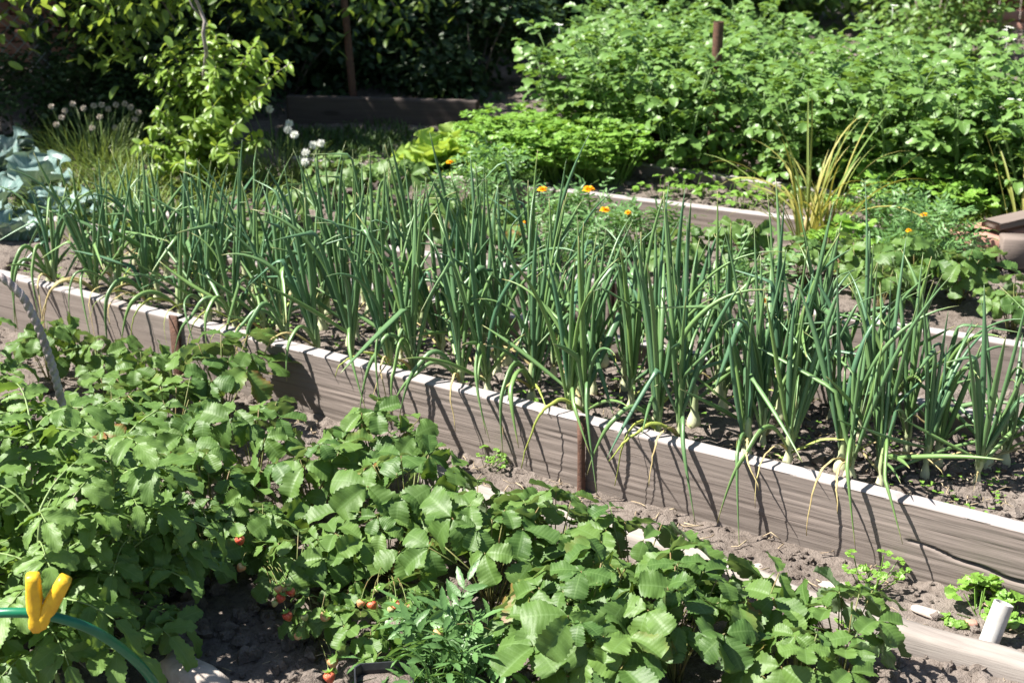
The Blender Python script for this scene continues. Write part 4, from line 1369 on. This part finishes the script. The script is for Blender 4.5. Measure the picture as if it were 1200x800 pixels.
mgm = [marigold_mesh(900 + k, .27, 30, .03) for k in range(3)]
mgsrc = []
GM = 'lacy marigold plants with orange blooms'
flowers = {0: [(527, 190, .30, .014)], 1: [(616, 262, .30, .016), (636, 222, .34, .018)], 2: [(690, 222, .33, .022)], 3: [(709, 246, .30, .018)], 4: [(736, 249, .28, .012)], 7: [(1083, 252, .30, .013)], 8: [(1065, 270, .30, .010)], 5: [(898, 352, .16, .02)]}
for i, (x, y, lab) in enumerate([
    (540, 262, "marigold with a single orange bloom below the lettuce"),
    (625, 300, "marigold in the middle bed with two orange blooms, left of the brightest bloom"),
    (690, 290, "marigold bearing the brightest orange bloom, right below the parsley"),
    (720, 310, "marigold with an orange bloom just right of the brightest one"),
    (760, 305, "marigold furthest along to the right of the brightest bloom"),
    (880, 372, "marigold low behind onion leaves with a faded orange bloom"),
    (660, 330, "bushy flowerless marigold in front of the others"),
    (1085, 300, "marigold with a small orange bloom right of the sunlit board"),
    (1060, 318, "marigold with a pale orange bud left of the three strawberry plants"),
    (1092, 316, "flowerless marigold beside the pink bricks"),
    (1040, 290, "feathery marigold at the end of the sunlit board, no bloom showing"), (1078, 336, "feathery marigold amid the three strawberry plants by the clean board"),
    (655, 285, "feathery marigold directly left of the brightest bloom's plant"),
    (585, 235, "lacy marigold right under the lettuce, without a bloom")]):
    p = at(x, y, .085)
    ro = rng.uniform(0, 6.28)
    if i < 3:
        r = thing("marigold_plant", lab, "marigold", p, ro, GM); mgm[i][0].build("foliage", M['marigold'], r); mgm[i][1].build("stem", M['marigold'], r); mgsrc.append(r)
    else:
        s_ = mgsrc[i % 3]
        r = thing("marigold_plant", lab, "marigold", p, ro, GM)
        for ch in s_.children:
            if ch.name.split('.')[0] in ('foliage', 'stem'):
                c = ch.copy(); COL.objects.link(c); c.parent = r
    for (fx, fy, fz, size) in flowers.get(i, ()):
        fwp = at(fx, fy, fz) - p
        q = np.array([fwp[0] * math.cos(-ro) - fwp[1] * math.sin(-ro), fwp[0] * math.sin(-ro) + fwp[1] * math.cos(-ro), fwp[2]])
        fl = flower_head(size, i).build("flower", M['petal'], r, loc=q)
        mb = MB(); mb.tube(np.array([[0, 0, 0], -q * .5 + np.array([0, 0, .03]), -q]), .0014, 5); mb.build("flower_stalk", M['marigold'], fl)

# marigold seedling by the pot
p = at(520, 818, .0)
r = thing("marigold_plant", "green marigold seedling without blooms beside the black pot", "marigold", p, 0, GM, 1.25)
a_, b_ = marigold_mesh(950, .18, 42, .036)
a_.build("foliage", M['marigold'], r); b_.build("stem", M['marigold'], r)


# ------------------------------------------------------------------ tomatoes, left foreground
TM = [leaflet(1, w_, 20, 6, prof_ov, .16, .085, .008, fo, be, .1, .05, k, 3, lobes=3, lobe=.08) for k, (w_, fo, be) in enumerate([(.50, .3, .7), (.45, .5, 1.0), (.54, .2, .5), (.48, .15, 1.3)])]


def tomato_mesh(seed, h, n=15):
    global rng
    keep = rng; rng = np.random.default_rng(seed)
    mb, st = MB(), MB()
    path = np.array([[.03 * math.sin(3 * t), .03 * math.cos(2.2 * t) - .03, h * t] for t in np.linspace(0, 1, 9)])
    st.tube(path, np.linspace(.0065, .003, 9), 7, .5)
    for i in range(n):
        t = .22 + .78 * i / (n - 1)
        p = np.array([np.interp(t, np.linspace(0, 1, 9), path[:, k]) for k in range(3)])
        az = i * 2.4 + rng.normal(0, .25); el = R(rng.uniform(15, 48) + 40 * max(0, t - .8) * 3)
        d = np.array([math.cos(az) * math.cos(el), math.sin(az) * math.cos(el), math.sin(el)])
        L = rng.uniform(.17, .25) * (1.1 - .45 * t)
        compound(mb, st, p, d, UP - np.array([math.cos(az), math.sin(az), 0]) * .2 + rng.normal(0, .1, 3), L, TM, 4, rng.uniform(.078, .108) * (1.1 - .35 * t), rng.uniform(.05, .95), 1.15, .003, rng.uniform(.6, 1.3))
    rng = keep
    return mb, st


tv = [tomato_mesh(1000 + k, .47, 21) for k in range(3)]
tsrc = []
GT = 'tomato plants under the hoops'
for i, (x, y, s_, lab) in enumerate([
    (60, 712, .9, "tomato plant just behind the yellow clothes peg"), (-50, 690, 1.0, "tomato plant at the edge, left of the grey rod's foot"), (-85, 672, .85, "tomato plant wrapped round the foot of the grey rod"),
    (130, 760, .9, "tomato plant beside the bare soil, under the hoop's falling end"), (-20, 790, .85, "tomato plant nearest the corner below the green hoop"), (-105, 500, .7, "tomato plant behind the grey rod near the strawberries"), (80, 830, .8, "tomato plant hidden low under the green hoop"),
    (168, 778, .68, "small tomato plant at the rim of the bare soil, by the stone slab"), (-12, 520, .62, "short tomato plant under the top bend of the grey rod"), (95, 690, .8, "tomato plant right of the yellow clothes peg")]):
    p = at(x, y, 0)
    if i < 3:
        r = thing("tomato_plant", lab, "tomato plant", p, rng.uniform(0, 6), GT, s_); tv[i][0].build("foliage", M['tomato'], r); tv[i][1].build("stem", M['tomato_stem'], r); tsrc.append(r)
    else:
        copy_thing(tsrc[i % 3], lab, p, rng.uniform(0, 6), s_, GT)


# ------------------------------------------------------------------ cabbages, chives, garlic, weeds
def cabbage_mesh(seed):
    global rng
    keep = rng; rng = np.random.default_rng(seed)
    mb = MB()
    for i in range(13):
        f_ = i / 13
        az = i * 2.4 + rng.normal(0, .2); el = R(68 - 52 * f_ + rng.normal(0, 5))
        d = np.array([math.cos(az) * math.cos(el), math.sin(az) * math.cos(el), math.sin(el)])
        L = rng.uniform(.17, .24)
        stp = d * .05
        mb.tube(np.array([[0, 0, .03], stp + UP * .03, d * .1 + UP * .03]), np.array([.006, .005, .003]), 6, .95)
        put_leaf(mb, leaflet(L, L * rng.uniform(.8, 1), 14, 10, prof_obov, .12, .03, .008, .25, rng.uniform(.2, 1.0), .1, rng.uniform(.07, .13), rng.uniform(0, 6), 2.3), stp + UP * .03, d, unit(UP - np.array([math.cos(az), math.sin(az), 0]) * .3), rng.random())
    rng = keep
    return mb


src = None
for i, (x, y, s_, lab) in enumerate([(40, 250, .85, "blue-grey cabbage with ruffled leaves left of the chives"), (-5, 222, .9, "blue-grey cabbage at the edge behind the ruffled one"), (22, 305, .65, "low blue-grey cabbage nearest the board's shaded end"), (-20, 285, .9, "broad blue-grey cabbage cut by the photo's edge behind the first onion"), (72, 280, .7, "smaller blue-grey cabbage low behind the first onions")]):
    p = at(x, y, .02)
    if src is None:
        src = thing("cabbage_plant", lab, "cabbage", p, .4, 'blue-grey cabbages', s_); cabbage_mesh(3).build("foliage", M['cabbage'], src)
    else: copy_thing(src, lab, p, 2.0 * i, s_)


def blades(mb, n, h, w_, spread, lean, curve, tints=(0, 1), segs=7, seed=None):
    for i in range(n):
        az = rng.uniform(0, 2 * PI); r0 = spread * math.sqrt(rng.random())
        b_ = np.array([math.cos(az) * r0, math.sin(az) * r0, 0]); az += rng.normal(0, .6)
        L = h * rng.uniform(.6, 1.15); th0 = R(rng.uniform(2, lean)); cv = R(rng.uniform(*curve))
        P = onion_path(segs, L, az, th0, cv, z0=0) + b_
        P[:, 2] = np.maximum(P[:, 2], .004)
        s_ = np.linspace(0, 1, segs)
        ww = w_ * rng.uniform(.7, 1.2) * np.interp(s_, [0, .3, .8, 1], [.7, 1, .6, .05])
        side = np.array([-math.sin(az), math.cos(az), 0])
        tw = rng.uniform(-.5, .5)
        side = unit(side + UP * tw)
        tg = np.gradient(P, axis=0); nn = np.cross(np.tile(side, (segs, 1)), tg); nn /= np.linalg.norm(nn, axis=1)[:, None] + 1e-9
        G = np.stack([P + side * ww[:, None], P + nn * ww[:, None] * .35, P - side * ww[:, None]], 1).reshape(-1, 3)
        mb.grid(G, segs, 3, None, rng.uniform(*tints))


def ball(mb, c, r, seed=0):
    g = np.random.default_rng(seed)
    n = 55
    k = np.arange(n); ph = np.arccos(1 - 2 * (k + .5) / n); th = PI * (1 + 5 ** .5) * k
    for a, b_ in zip(ph, th):
        d = np.array([math.sin(a) * math.cos(b_), math.sin(a) * math.sin(b_), math.cos(a)])
        put_leaf(mb, leaflet(r * 1.0, r * .34, 2, 2, prof_ov, 0, 0, 0, .3, .1), c + d * r * .15, unit(d + g.normal(0, .15, 3)), unit(np.cross(d, [.3, .5, .8])), .5)


def allium(px, py, z, label, name, cat, n, h, spread, heads, matf, lean=16, hr=.012, group=None, bw=.0018):
    p = at(px, py, z)
    r = thing(name, label, cat, p, 0, group)
    mb = MB(); blades(mb, n, h, bw, spread, lean, (10, 95)); mb.build("foliage", M['chive'], r)
    for k, (hx, hy, hz) in enumerate(heads):
        q = at(hx, hy, hz) - p
        mb = MB(); ball(mb, np.zeros(3), hr, k)
        o = mb.build("flower_head", matf, r, loc=q)
        st = MB(); g = np.array([q[0] * .3 + rng.normal(0, .02), q[1] * .3, 0])
        st.tube(np.array([np.zeros(3), (g - q) * .5 + np.array([0.01, 0, .03]), g - q]), .0016, 5); st.build("flower_stalk", M['chive'], o)
    return r


heads1 = [(72, 138, .32), (85, 122, .36), (76, 130, .33), (98, 127, .35), (110, 124, .36), (119, 123, .36), (127, 128, .34), (136, 123, .36), (146, 122, .36), (153, 126, .35), (162, 132, .33), (66, 146, .30), (108, 150, .28), (60, 125, .35), (135, 150, .27), (158, 140, .32), (117, 137, .3)]
allium(112, 218, .02, "bushy chive clump topped with faded pinkish heads beside the cabbage", "chive_clump", "chives", 520, .30, .17, heads1, M['dry_flower'], 40, .0125, 'flowering onion-family clumps')
heads2 = [(282, 119, .38), (290, 112, .40), (316, 128, .37), (339, 145, .33), (337, 152, .32), (345, 158, .31), (367, 170, .28), (376, 168, .28), (358, 179, .26), (357, 190, .24)]
allium(330, 228, .03, "sparse clump of white ball blooms beside the shaded board", "white_allium", "allium", 130, .26, .12, heads2, M['white_flower'], 45, .016, 'flowering onion-family clumps')

GR = 'clumps of arching green grass'
for x, y, z, n, h, lab in [(150, 248, .02, 380, .26, "arching pale grass clump below the chives"), (95, 262, .02, 260, .22, "grass clump between the cabbage and the chives"), (200, 250, .02, 260, .24, "grass clump at the foot of the young plum tree"),
                          (60, 278, .02, 260, .2, "grass clump behind the first onions by the cabbages"), (120, 285, .02, 260, .2, "low grass clump seen through the left onions"), (185, 285, .02, 240, .2, "low grass clump left of the plum tree's foot"),
                          (270, 248, .02, 260, .22, "grass clump right of the young plum tree"), (330, 215, .02, 200, .18, "short grass clump under the white ball blooms")]:
    mb = MB(); blades(mb, n, h, .0028, .17, 35, (20, 120)); tag(mb.build("grass_clump", M['grass'], loc=at(x, y, z)), lab, "grass clump", GR)


def garlic(px, py, z, lab, n, tall, rot=0):
    p = at(px, py, z); r = thing("garlic_plant", lab, "garlic plant", p, rot, 'yellowing garlic plants')
    mb = MB()
    blades(mb, n, tall, .0055, .025, 38, (5, 110), (0, 1.0), 12)
    mb.build("foliage", M['garlic'], r)
    st = MB(); st.tube(np.array([[0, 0, -.01], [0, 0, .08], [.01, 0, .16]]), np.array([.010, .008, .006]), 8); st.build("stem", M['withered'], r)


garlic(942, 292, .085, "tall yellowing garlic with bent straw-coloured blades behind the onions", 32, .50)
garlic(965, 290, .085, "smaller green and yellow garlic just right of the tall one", 20, .42)
garlic(1196, 295, .05, "yellowing garlic at the edge above the timber blocks", 12, .42)
garlic(1225, 275, .05, "yellowing garlic outermost at the edge behind the bricks", 10, .46)


def weed(px, py, z, lab, mesh, mat='parsley', s_=1.0, rot=0.0):
    p = at(px, py, z); p[2] = ground_z(p)
    r = thing("weed", lab, "weed", p, rot, 'small weeds', s_)
    a = mesh[0].build("foliage", M[mat], r); b_ = mesh[1].build("stem", M[mat], r)
    return r


wm = leafy_mesh(860, 16, .06, .013, PW, .10, (5, 50)); wsrc = weed(1022, 690, 0, "small green weed at the foot of the long board below the split", wm)
wm2 = leafy_mesh(861, 12, .05, .026, PW, .08, (15, 65)); wsrc2 = weed(1146, 722, 0, "jagged green weed just left of the white pipe", wm2)
copy_thing(wsrc2, "jagged green weed partly behind the white pipe", at(1192, 728, .0), 2.1, .8)
for i, (x, y, s_, lab, sr) in enumerate([(1000, 740, .6, "tiny weed on the low plank's edge", 0), (575, 548, .7, "tiny weed at the board's foot left of the round peg", 0), (300, 395, .8, "tiny weed in the onion bed behind the long board", 0),
                                     (470, 455, .8, "little weed inside the onion bed left of the round peg", 0), (610, 490, .8, "little weed inside the onion bed near the round peg", 0), (1010, 235, 2.6, "leafy weed at the end of the potato board", 1),
                                     (1060, 240, 2.8, "leafy weed between the potatoes and the marigolds", 1), (1100, 235, 2.6, "tall leafy weed right of the potato board's end", 0), (1130, 250, 2.8, "leafy weed below the potatoes, left of the right garlic", 0),
                                     (1040, 262, 2.2, "low leafy weed past the sunlit board's end", 0), (1160, 262, 2.4, "leafy weed above the pink bricks", 1), (1090, 262, 2.6, "leafy weed above the marigold with a small bloom", 0), (1010, 305, 2.2, "leafy weed under the sunlit board's end", 1), (985, 318, 2.0, "leafy weed beside the stones below the sunlit board", 0)]):
    zz = .1 if y > 390 and y < 500 else (.08 if y < 330 else 0)
    copy_thing((wsrc, wsrc2)[sr], lab, at(x, y, zz), i * 1.3, s_)


def turf(name, lab, pts, n, h, mat='grass'):
    mb = MB()
    for x, y, rad in pts:
        c = at(x, y, .05); k0 = n
        for _ in range(k0):
            a = rng.uniform(0, 2 * PI); rr = rad * math.sqrt(rng.random())
            q = c + np.array([math.cos(a), math.sin(a), 0]) * rr; q[2] = ground_z(q)
            az = rng.uniform(0, 2 * PI); L = h * rng.uniform(.5, 1.3); th = R(rng.uniform(5, 50))
            d = np.array([math.sin(th) * math.cos(az), math.sin(th) * math.sin(az), math.cos(th)]); sd = np.array([-math.sin(az), math.cos(az), 0]) * .0025
            m_ = q + d * L * .55; t_ = q + d * L * .9 + np.array([math.cos(az), math.sin(az), -.3]) * L * .2
            mb.grid(np.array([q + sd, q - sd, m_ + sd, m_ - sd, t_ + sd * .1, t_ - sd * .1]), 3, 2, None, rng.uniform(.2, 1))
    return setting(mb.build(name, M[mat]), 'stuff', lab, 'grass')


turf("grass", "short pale grass between the far beds", [(940, 248, .1), (975, 252, .12), (1010, 250, .12), (1115, 285, .12), (1145, 275, .14), (1180, 275, .14)], 420, .05)
turf("grass", "low grass, shade painted into its colour, in front of the wide shaded board", [(470, 180, .2), (430, 172, .2), (450, 190, .2), (380, 190, .2), (400, 180, .25), (350, 175, .2)], 420, .05, 'shade_painted_grass')
mb = MB()
for _ in range(700):
    u = rng.uniform(-.2, 2.8); v = rng.uniform(.06, .6)
    q = uv2w(u, v); q[2] = ground_z(q); az = rng.uniform(0, 6.28); L = rng.uniform(.01, .03)
    for k in range(2):
        put_leaf(mb, PW[0], q + UP * L * .4, np.array([math.cos(az + k * PI), math.sin(az + k * PI), .4]), UP, rng.random(), L * .5)
setting(mb.build("weed_seedlings", M['parsley']), 'stuff', 'tiny green weed seedlings sprinkled over the onion bed', 'weeds')


# ------------------------------------------------------------------ trees and shrubs
LT = [leaflet(1, .52, 4, 2, prof_ov, .05, 0, 0, fo, be) for fo, be in ((.2, .4), (.35, .8), (.1, .2), (.3, -.2))]
LP = [leaflet(1, .46, 7, 4, prof_ov, .08, .02, .01, fo, be) for fo, be in ((.25, .5), (.4, .9), (.15, .3))]


def crown_leaves(mb, c, rad, n, size, clumps, tpl, shell=.55, flat=.4, sigma=.2):
    cs = []
    for _ in range(clumps):
        d = unit(rng.normal(0, 1, 3)); r_ = shell + (1 - shell) * rng.random() ** .5
        cs.append(np.array(c) + d * np.array(rad) * r_)
    cs = np.array(cs)
    for _ in range(n):
        k = cs[rng.integers(len(cs))]
        p = k + rng.normal(0, sigma, 3) * np.array([1, 1, .7])
        if p[2] < .03: continue
        o = unit(p - np.array(c)); a = rng.uniform(0, 2 * PI)
        d = unit(np.array([math.cos(a), math.sin(a), -.35]) + o * .6 + rng.normal(0, .25, 3))
        put_leaf(mb, tpl[rng.integers(len(tpl))], p, d, unit(UP + o * .4 + rng.normal(0, flat, 3)), rng.random(), size * rng.uniform(.7, 1.2))


def tree(name, lab, base, h, r, c, rad, n, size, clumps, mat, tpl=LT, limbs=7, group=None, cat='tree', sigma=.2):
    base = np.asarray(base, float)
    root = thing(name, lab, cat, base, 0, group)
    tk = MB()
    top = np.asarray(c) - base
    path = np.array([top * t * np.array([t, t, 1]) + np.array([.03 * math.sin(5 * t), .03 * math.cos(4 * t) - .03, 0]) for t in np.linspace(0, 1, 8)])
    path[:, 2] = np.linspace(-.05, top[2], 8)
    tk.tube(path, np.linspace(r, r * .5, 8), 10)
    for i in range(limbs):
        a = i * 2.4; t = .45 + .5 * i / limbs
        p = path[int(t * 7)]
        e = top + np.array([math.cos(a) * rad[0] * .8, math.sin(a) * rad[1] * .8, rad[2] * (.6 - 1.1 * ((i * .37) % 1))])
        tk.tube(np.array([p, (p + e) / 2 + np.array([0, 0, .12]), e]), np.array([r * .45, r * .28, r * .08]), 6)
    tk.build("trunk", M['bark'], root)
    mb = MB(); crown_leaves(mb, np.asarray(c) - base, rad, n, size, clumps, tpl, sigma=sigma)
    mb.build("crown", M[mat], root)
    return root


GTt = 'trees shading the back of the garden'
b0 = at(55, 118, 0)
tree1 = tree("fruit_tree", "leafy tree with a dark trunk by the wire fence, low branches overhead", b0, 2.2, .055, (-3.1, 7.25, 2.15), (1.5, 1.5, 1.5), 15000, .10, 90, 'tree_leaf', LT, 8, GTt, sigma=.24)
tree("fruit_tree", "broad dense tree out beyond the wire fence", (-4.9, 7.6, 0), 2.2, .07, (-4.7, 7.5, 2.3), (1.8, 1.9, 1.7), 12000, .11, 90, 'tree_leaf', LT, 7, GTt, sigma=.26)
tree("fruit_tree", "dark dense tree behind the wide shaded board", (-1.6, 10.2, 0), 2.3, .07, (-1.7, 10.2, 2.2), (1.8, 1.3, 1.7), 10000, .11, 80, 'shade_dark_leaf', LT, 7, GTt, sigma=.26)

# low hanging boughs of the first tree
def low_boughs(root):
    base = np.array(root.location)
    for k, (x0, y0, x1, y1, dep, n) in enumerate([(-60, -30, 45, 22, 6.3, 170), (40, -60, 150, 60, 6.2, 330), (60, -60, 205, 25, 6.0, 330), (140, -60, 300, 10, 6.4, 300), (300, -60, 345, 25, 6.8, 180), (330, -70, 470, 20, 7.0, 260), (-20, -60, 110, -5, 5.9, 200)]):
        def pt(px, py, d):
            p = R(PITCH); y = -(py - 400) / F
            dy, dz = math.cos(p) + y * math.sin(p), -math.sin(p) + y * math.cos(p)
            t = d / dy
            return np.array([(px - 600) / F * t, d, CAM_H + dz * t])
        dep -= .42
        a, b_ = pt(x0, y0, dep + .35), pt(x1, y1, dep)
        a = a + UP * .25
        tt = np.linspace(0, 1, 10)[:, None]
        path = a * (1 - tt) + b_ * tt + UP * .10 * np.sin(PI * tt)
        st = MB(); st.tube(path - base, np.linspace(.009, .003, 10), 6)
        o = st.build("bough", M['bark'], root)
        mb = MB()
        for _ in range(int(n * 1.6)):
            f_ = rng.uniform(.1, 1.05)
            c = np.array([np.interp(f_, tt[:, 0], path[:, q]) for q in range(3)]) + rng.normal(0, 1, 3) * np.array([.13, .16, .065])
            az = rng.uniform(0, 2 * PI)
            put_leaf(mb, LP[rng.integers(3)], c - base, unit(np.array([math.cos(az), math.sin(az), -.5]) + rng.normal(0, .2, 3)), unit(UP + rng.normal(0, .45, 3)), rng.random(), rng.uniform(.042, .072))
        mb.build("leaves", M['plum' if k in (0, 6) else 'bough_leaf'], o)



low_boughs(tree1)


def young_plum():
    base = at(252, 236, .0)
    root = thing("plum_sapling", "sunlit young plum tree with lime green leaves beside the chives", "young tree", base, 0)
    mb, st = MB(), MB()
    tipw = np.array([at(242, 62, .62), at(238, 40, .70), at(240, 25, .74), at(232, 5, .80), at(224, -14, .88)]) - base
    st.tube(np.vstack([[[0, 0, 0]], [[.01, 0, .2]], [[-.02, .0, .42]], tipw]), np.array([.012, .011, .009, .0075, .007, .0065, .006, .005]), 7)
    st.tube(np.array([tipw[2], tipw[2] + np.array([-.04, 0, .05]), tipw[2] + np.array([-.1, 0, .2])]), np.array([.004, .003, .002]), 5)
    shoots = [(.05, (200, 75, .55)), (.1, (168, 85, .53)), (.15, (300, 60, .60)), (.15, (335, 72, .56)), (.1, (275, 42, .64)), (.0, (230, 60, .60)), (.1, (185, 130, .40)), (.0, (250, 120, .44)), (.1, (310, 110, .46)),
              (.0, (215, 165, .30)), (.05, (265, 175, .28)), (.0, (190, 190, .22)), (.0, (240, 205, .16)), (.0, (275, 205, .16)), (.1, (200, 50, .62)), (.1, (262, 42, .66)), (.1, (300, 46, .65)), (.1, (180, 66, .58)), (.1, (330, 58, .60)), (.1, (240, 28, .69)), (.1, (222, 78, .55)), (.05, (225, 100, .48)), (.05, (285, 85, .52)), (.05, (255, 75, .58)), (0, (205, 110, .45)), (0, (230, 145, .36)), (0, (285, 145, .36)), (0, (165, 165, .30)), (0, (300, 165, .30)), (0, (205, 190, .23)), (0, (250, 175, .28)), (0, (180, 150, .33)), (0, (178, 205, .17)), (.1, (320, 92, .5)), (.1, (215, 45, .63))]
    for k, (_, t3) in enumerate(shoots):
        e = at(*t3) - base + rng.normal(0, .04, 3) * np.array([0.3, 1, 0.3])
        s0_ = np.array([0, 0, max(.03, e[2] * .45)])
        m_ = (s0_ + e) / 2 + np.array([0, 0, .05])
        tt = np.linspace(0, 1, 9)[:, None]
        path = (1 - tt) ** 2 * s0_ + 2 * tt * (1 - tt) * m_ + tt ** 2 * e
        st.tube(path, np.linspace(.004, .0015, 9), 5)
        out = unit(e - s0_)
        for j in range(44):
            f_ = .2 + .8 * (j + rng.random()) / 44
            p = np.array([np.interp(f_, tt[:, 0], path[:, q_]) for q_ in range(3)])
            a = j * 2.4 + rng.normal(0, .3)
            sd = rotv(unit(np.cross(out, UP) + .001), out, a)
            d = unit(sd + out * .5 + np.array([-.1, -.25, -.45]))
            put_leaf(mb, LP[rng.integers(3)], p, d, unit(UP + rng.normal(0, .35, 3) + np.array([-.4, -.3, 0])), rng.random(), rng.uniform(.036, .062))
    mb.build("crown", M['plum'], root); st.build("trunk", M['twig'], root)


young_plum()


def shrub_mesh(seed, rad, n, size, clumps, tpl=LT, sigma=.13):
    global rng
    keep = rng; rng = np.random.default_rng(seed)
    mb = MB(); crown_leaves(mb, (0, 0, rad[2] * .75), rad, n, size, clumps, tpl, .35, .45, sigma)
    st = MB()
    for i in range(7):
        a = i * .9; e = np.array([math.cos(a) * rad[0] * .7, math.sin(a) * rad[1] * .7, rad[2] * (.8 + .5 * ((i * .37) % 1))])
        st.tube(np.array([[0, 0, -.02], e * .5 + UP * .08, e]), np.array([.014, .009, .004]), 6)
    rng = keep
    return mb, st


GD = 'dark shrubs along the shaded back edge'  # low ones around the chives are added as dark fill for deep shade
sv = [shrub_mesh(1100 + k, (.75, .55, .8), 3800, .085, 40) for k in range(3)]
ssrc = []
for i, (x, y, s_, lab) in enumerate([
    (-3.6, 9.6, 1.4, "dark shrub behind the wire fence"), (-2.5, 9.3, 1.3, "dark shrub behind the trunk of the leafy tree"), (-1.45, 8.9, 1.2, "dark shrub behind the young plum tree"), (-.75, 8.4, 1.05, "dark shrub behind the rusty pole"),
    (-.1, 8.6, 1.1, "dark shrub beside the left shoulder of the potatoes"), (-.62, 7.45, .55, "low dark shrub right behind the wide shaded board"), (-.2, 7.2, .6, "dark shrub at the right end of the wide shaded board"), (-1.0, 7.6, .55, "low dark shrub behind the shaded board's left half"),
    (-1.75, 8.0, .8, "dark shrub between leafy tree and plum tree"), (.55, 9.3, 1.2, "dark shrub behind the far left potatoes"), (-4.6, 9.0, 1.4, "dark shrub beyond the brick wall by the fence"),
    (-1.8, 7.0, .6, "low dark shrub added to deepen the shade right of the leafy tree's trunk"), (-1.5, 6.75, .6, "low dark shrub added to deepen the shade behind the flowering chives"), (-1.15, 7.1, .6, "low dark shrub between plum tree and rusty pole"), (-1.75, 6.35, .42, "low dark shrub added to deepen the shade just behind the chive heads"), (-2.15, 6.1, .36, "low dark leafy shrub added to deepen the shade between the cabbages and the wire fence"), (-1.85, 6.25, .34, "low dark leafy shrub added to deepen the shade behind the left chive heads"), (-1.5, 6.1, .3, "little dark shrub added to deepen the shade behind the right chive heads"), (-1.45, 7.55, .6, "dark shrub in the gap behind the young plum tree")]):
    if i < 3:
        r = thing("dark_shrub", lab, "shrub", (x, y, 0), i * 1.7, GD, s_); sv[i][0].build("foliage", M['shade_dark_leaf'], r); sv[i][1].build("stem", M['bark'], r); ssrc.append(r)
    else: copy_thing(ssrc[i % 3], lab, (x, y, 0), i * 1.7, s_, GD)
GBk = 'sunlit bushes behind the potato bed'
bv = [shrub_mesh(1200 + k, (.7, .55, .8), 3000, .075, 36) for k in range(2)]
bsrc = []
for i, (x, y, s_, lab) in enumerate([(1.15, 9.6, 1.0, "sunlit bush behind the potatoes, next to the dark shrubs"), (1.75, 9.5, 1.1, "sunlit bush straight behind the short rusty post"), (2.45, 9.2, 1.0, "sunlit bush left of the yellow-green bush"),
                                      (2.35, 8.05, .62, "yellow-green bush standing up behind the potatoes by the fence"), (0.75, 10.4, 1.4, "tall bush furthest behind the potatoes"), (1.6, 10.8, 1.5, "tall bush behind the sunlit bushes")]):
    if i < 2:
        r = thing("garden_bush", lab, "bush", (x, y, 0), i, GBk, s_); bv[i][0].build("foliage", M['bush_leaf'], r); bv[i][1].build("stem", M['bark'], r); bsrc.append(r)
    else: copy_thing(bsrc[i % 2], lab, (x, y, 0), i * 1.3, s_, GBk)

# fence with brick foot, far right
def brown_fence():
    a = np.array([2.55, 9.6]); b_ = np.array([5.2, 8.6]); d = b_ - a; L = np.linalg.norm(d); ang = math.atan2(d[1], d[0])
    r = thing("wooden_fence", "reddish brown board fence behind the potatoes", "fence", (a[0], a[1], 0), ang)
    mb = MB()
    for k in range(int(L / .13)):
        mb.box((k * .13 + .06, 0, .95), (.122, .022, 1.5), 0, .003)
    mb.build("panel", M['fence'], r)
    for z in (.42, 1.4):
        mb = MB(); mb.box((L / 2, -.035, z), (L, .04, .07), 0, .004); mb.build("rail", M['fence'], r)
    for k in range(3):
        mb = MB(); mb.box((.15 + k * 1.25, -.08, .85), (.08, .08, 1.7), 0, .006); mb.build("post", M['fence'], r)
    r2 = thing("brick_wall", "low pink brick wall under the brown fence", "wall", (a[0], a[1], 0), ang)
    mb = MB()
    for row in range(3):
        for k in range(int(L / .26)):
            mb.box((k * .26 + .13 + (.13 if row % 2 else 0), -.02, .035 + row * .072), (.25, .12, .065), 0, .006)
    mb.build("bricks" if False else "brick_course", M['brick'], r2)


brown_fence()


def left_corner():
    a = at(-60, 95, .3); r = thing("brick_wall", "patch of reddish brick wall behind the wire fence", "wall", (-3.55, 8.0, 0), .05)
    mb = MB()
    for row in range(14):
        for k in range(5):
            mb.box((k * .26 + (.13 if row % 2 else 0), 0, .035 + row * .074), (.25, .12, .066), 0, .005)
    mb.build("brick_course", M['brick'], r)
    r = thing("wire_fence", "green diamond wire fence at the far left corner", "fence", (-3.2, 7.2, 0), .08)
    mb = MB()
    W_, H_ = 1.0, 1.0; stp = .075
    for k in range(int((W_ + H_) / stp)):
        for sg in (1, -1):
            x0 = k * stp - (H_ if sg > 0 else 0)
            pts = []
            for t in np.linspace(0, 1, 12):
                x = x0 + sg * H_ * t
                if 0 <= x <= W_: pts.append((x, .002 * sg, .02 + H_ * t))
            if len(pts) > 1: mb.tube(np.array(pts), .0024, 4)
    mb.build("wire_mesh", M['wire'], r)
    for x in (0, W_):
        mb = MB(); mb.tube(np.array([[x, 0, -.05], [x, 0, .5], [x, 0, 1.15]]), .018, 8); mb.build("post", M['rust'], r)


left_corner()
print("potatoes", cnt, "objects", len(bpy.data.objects))
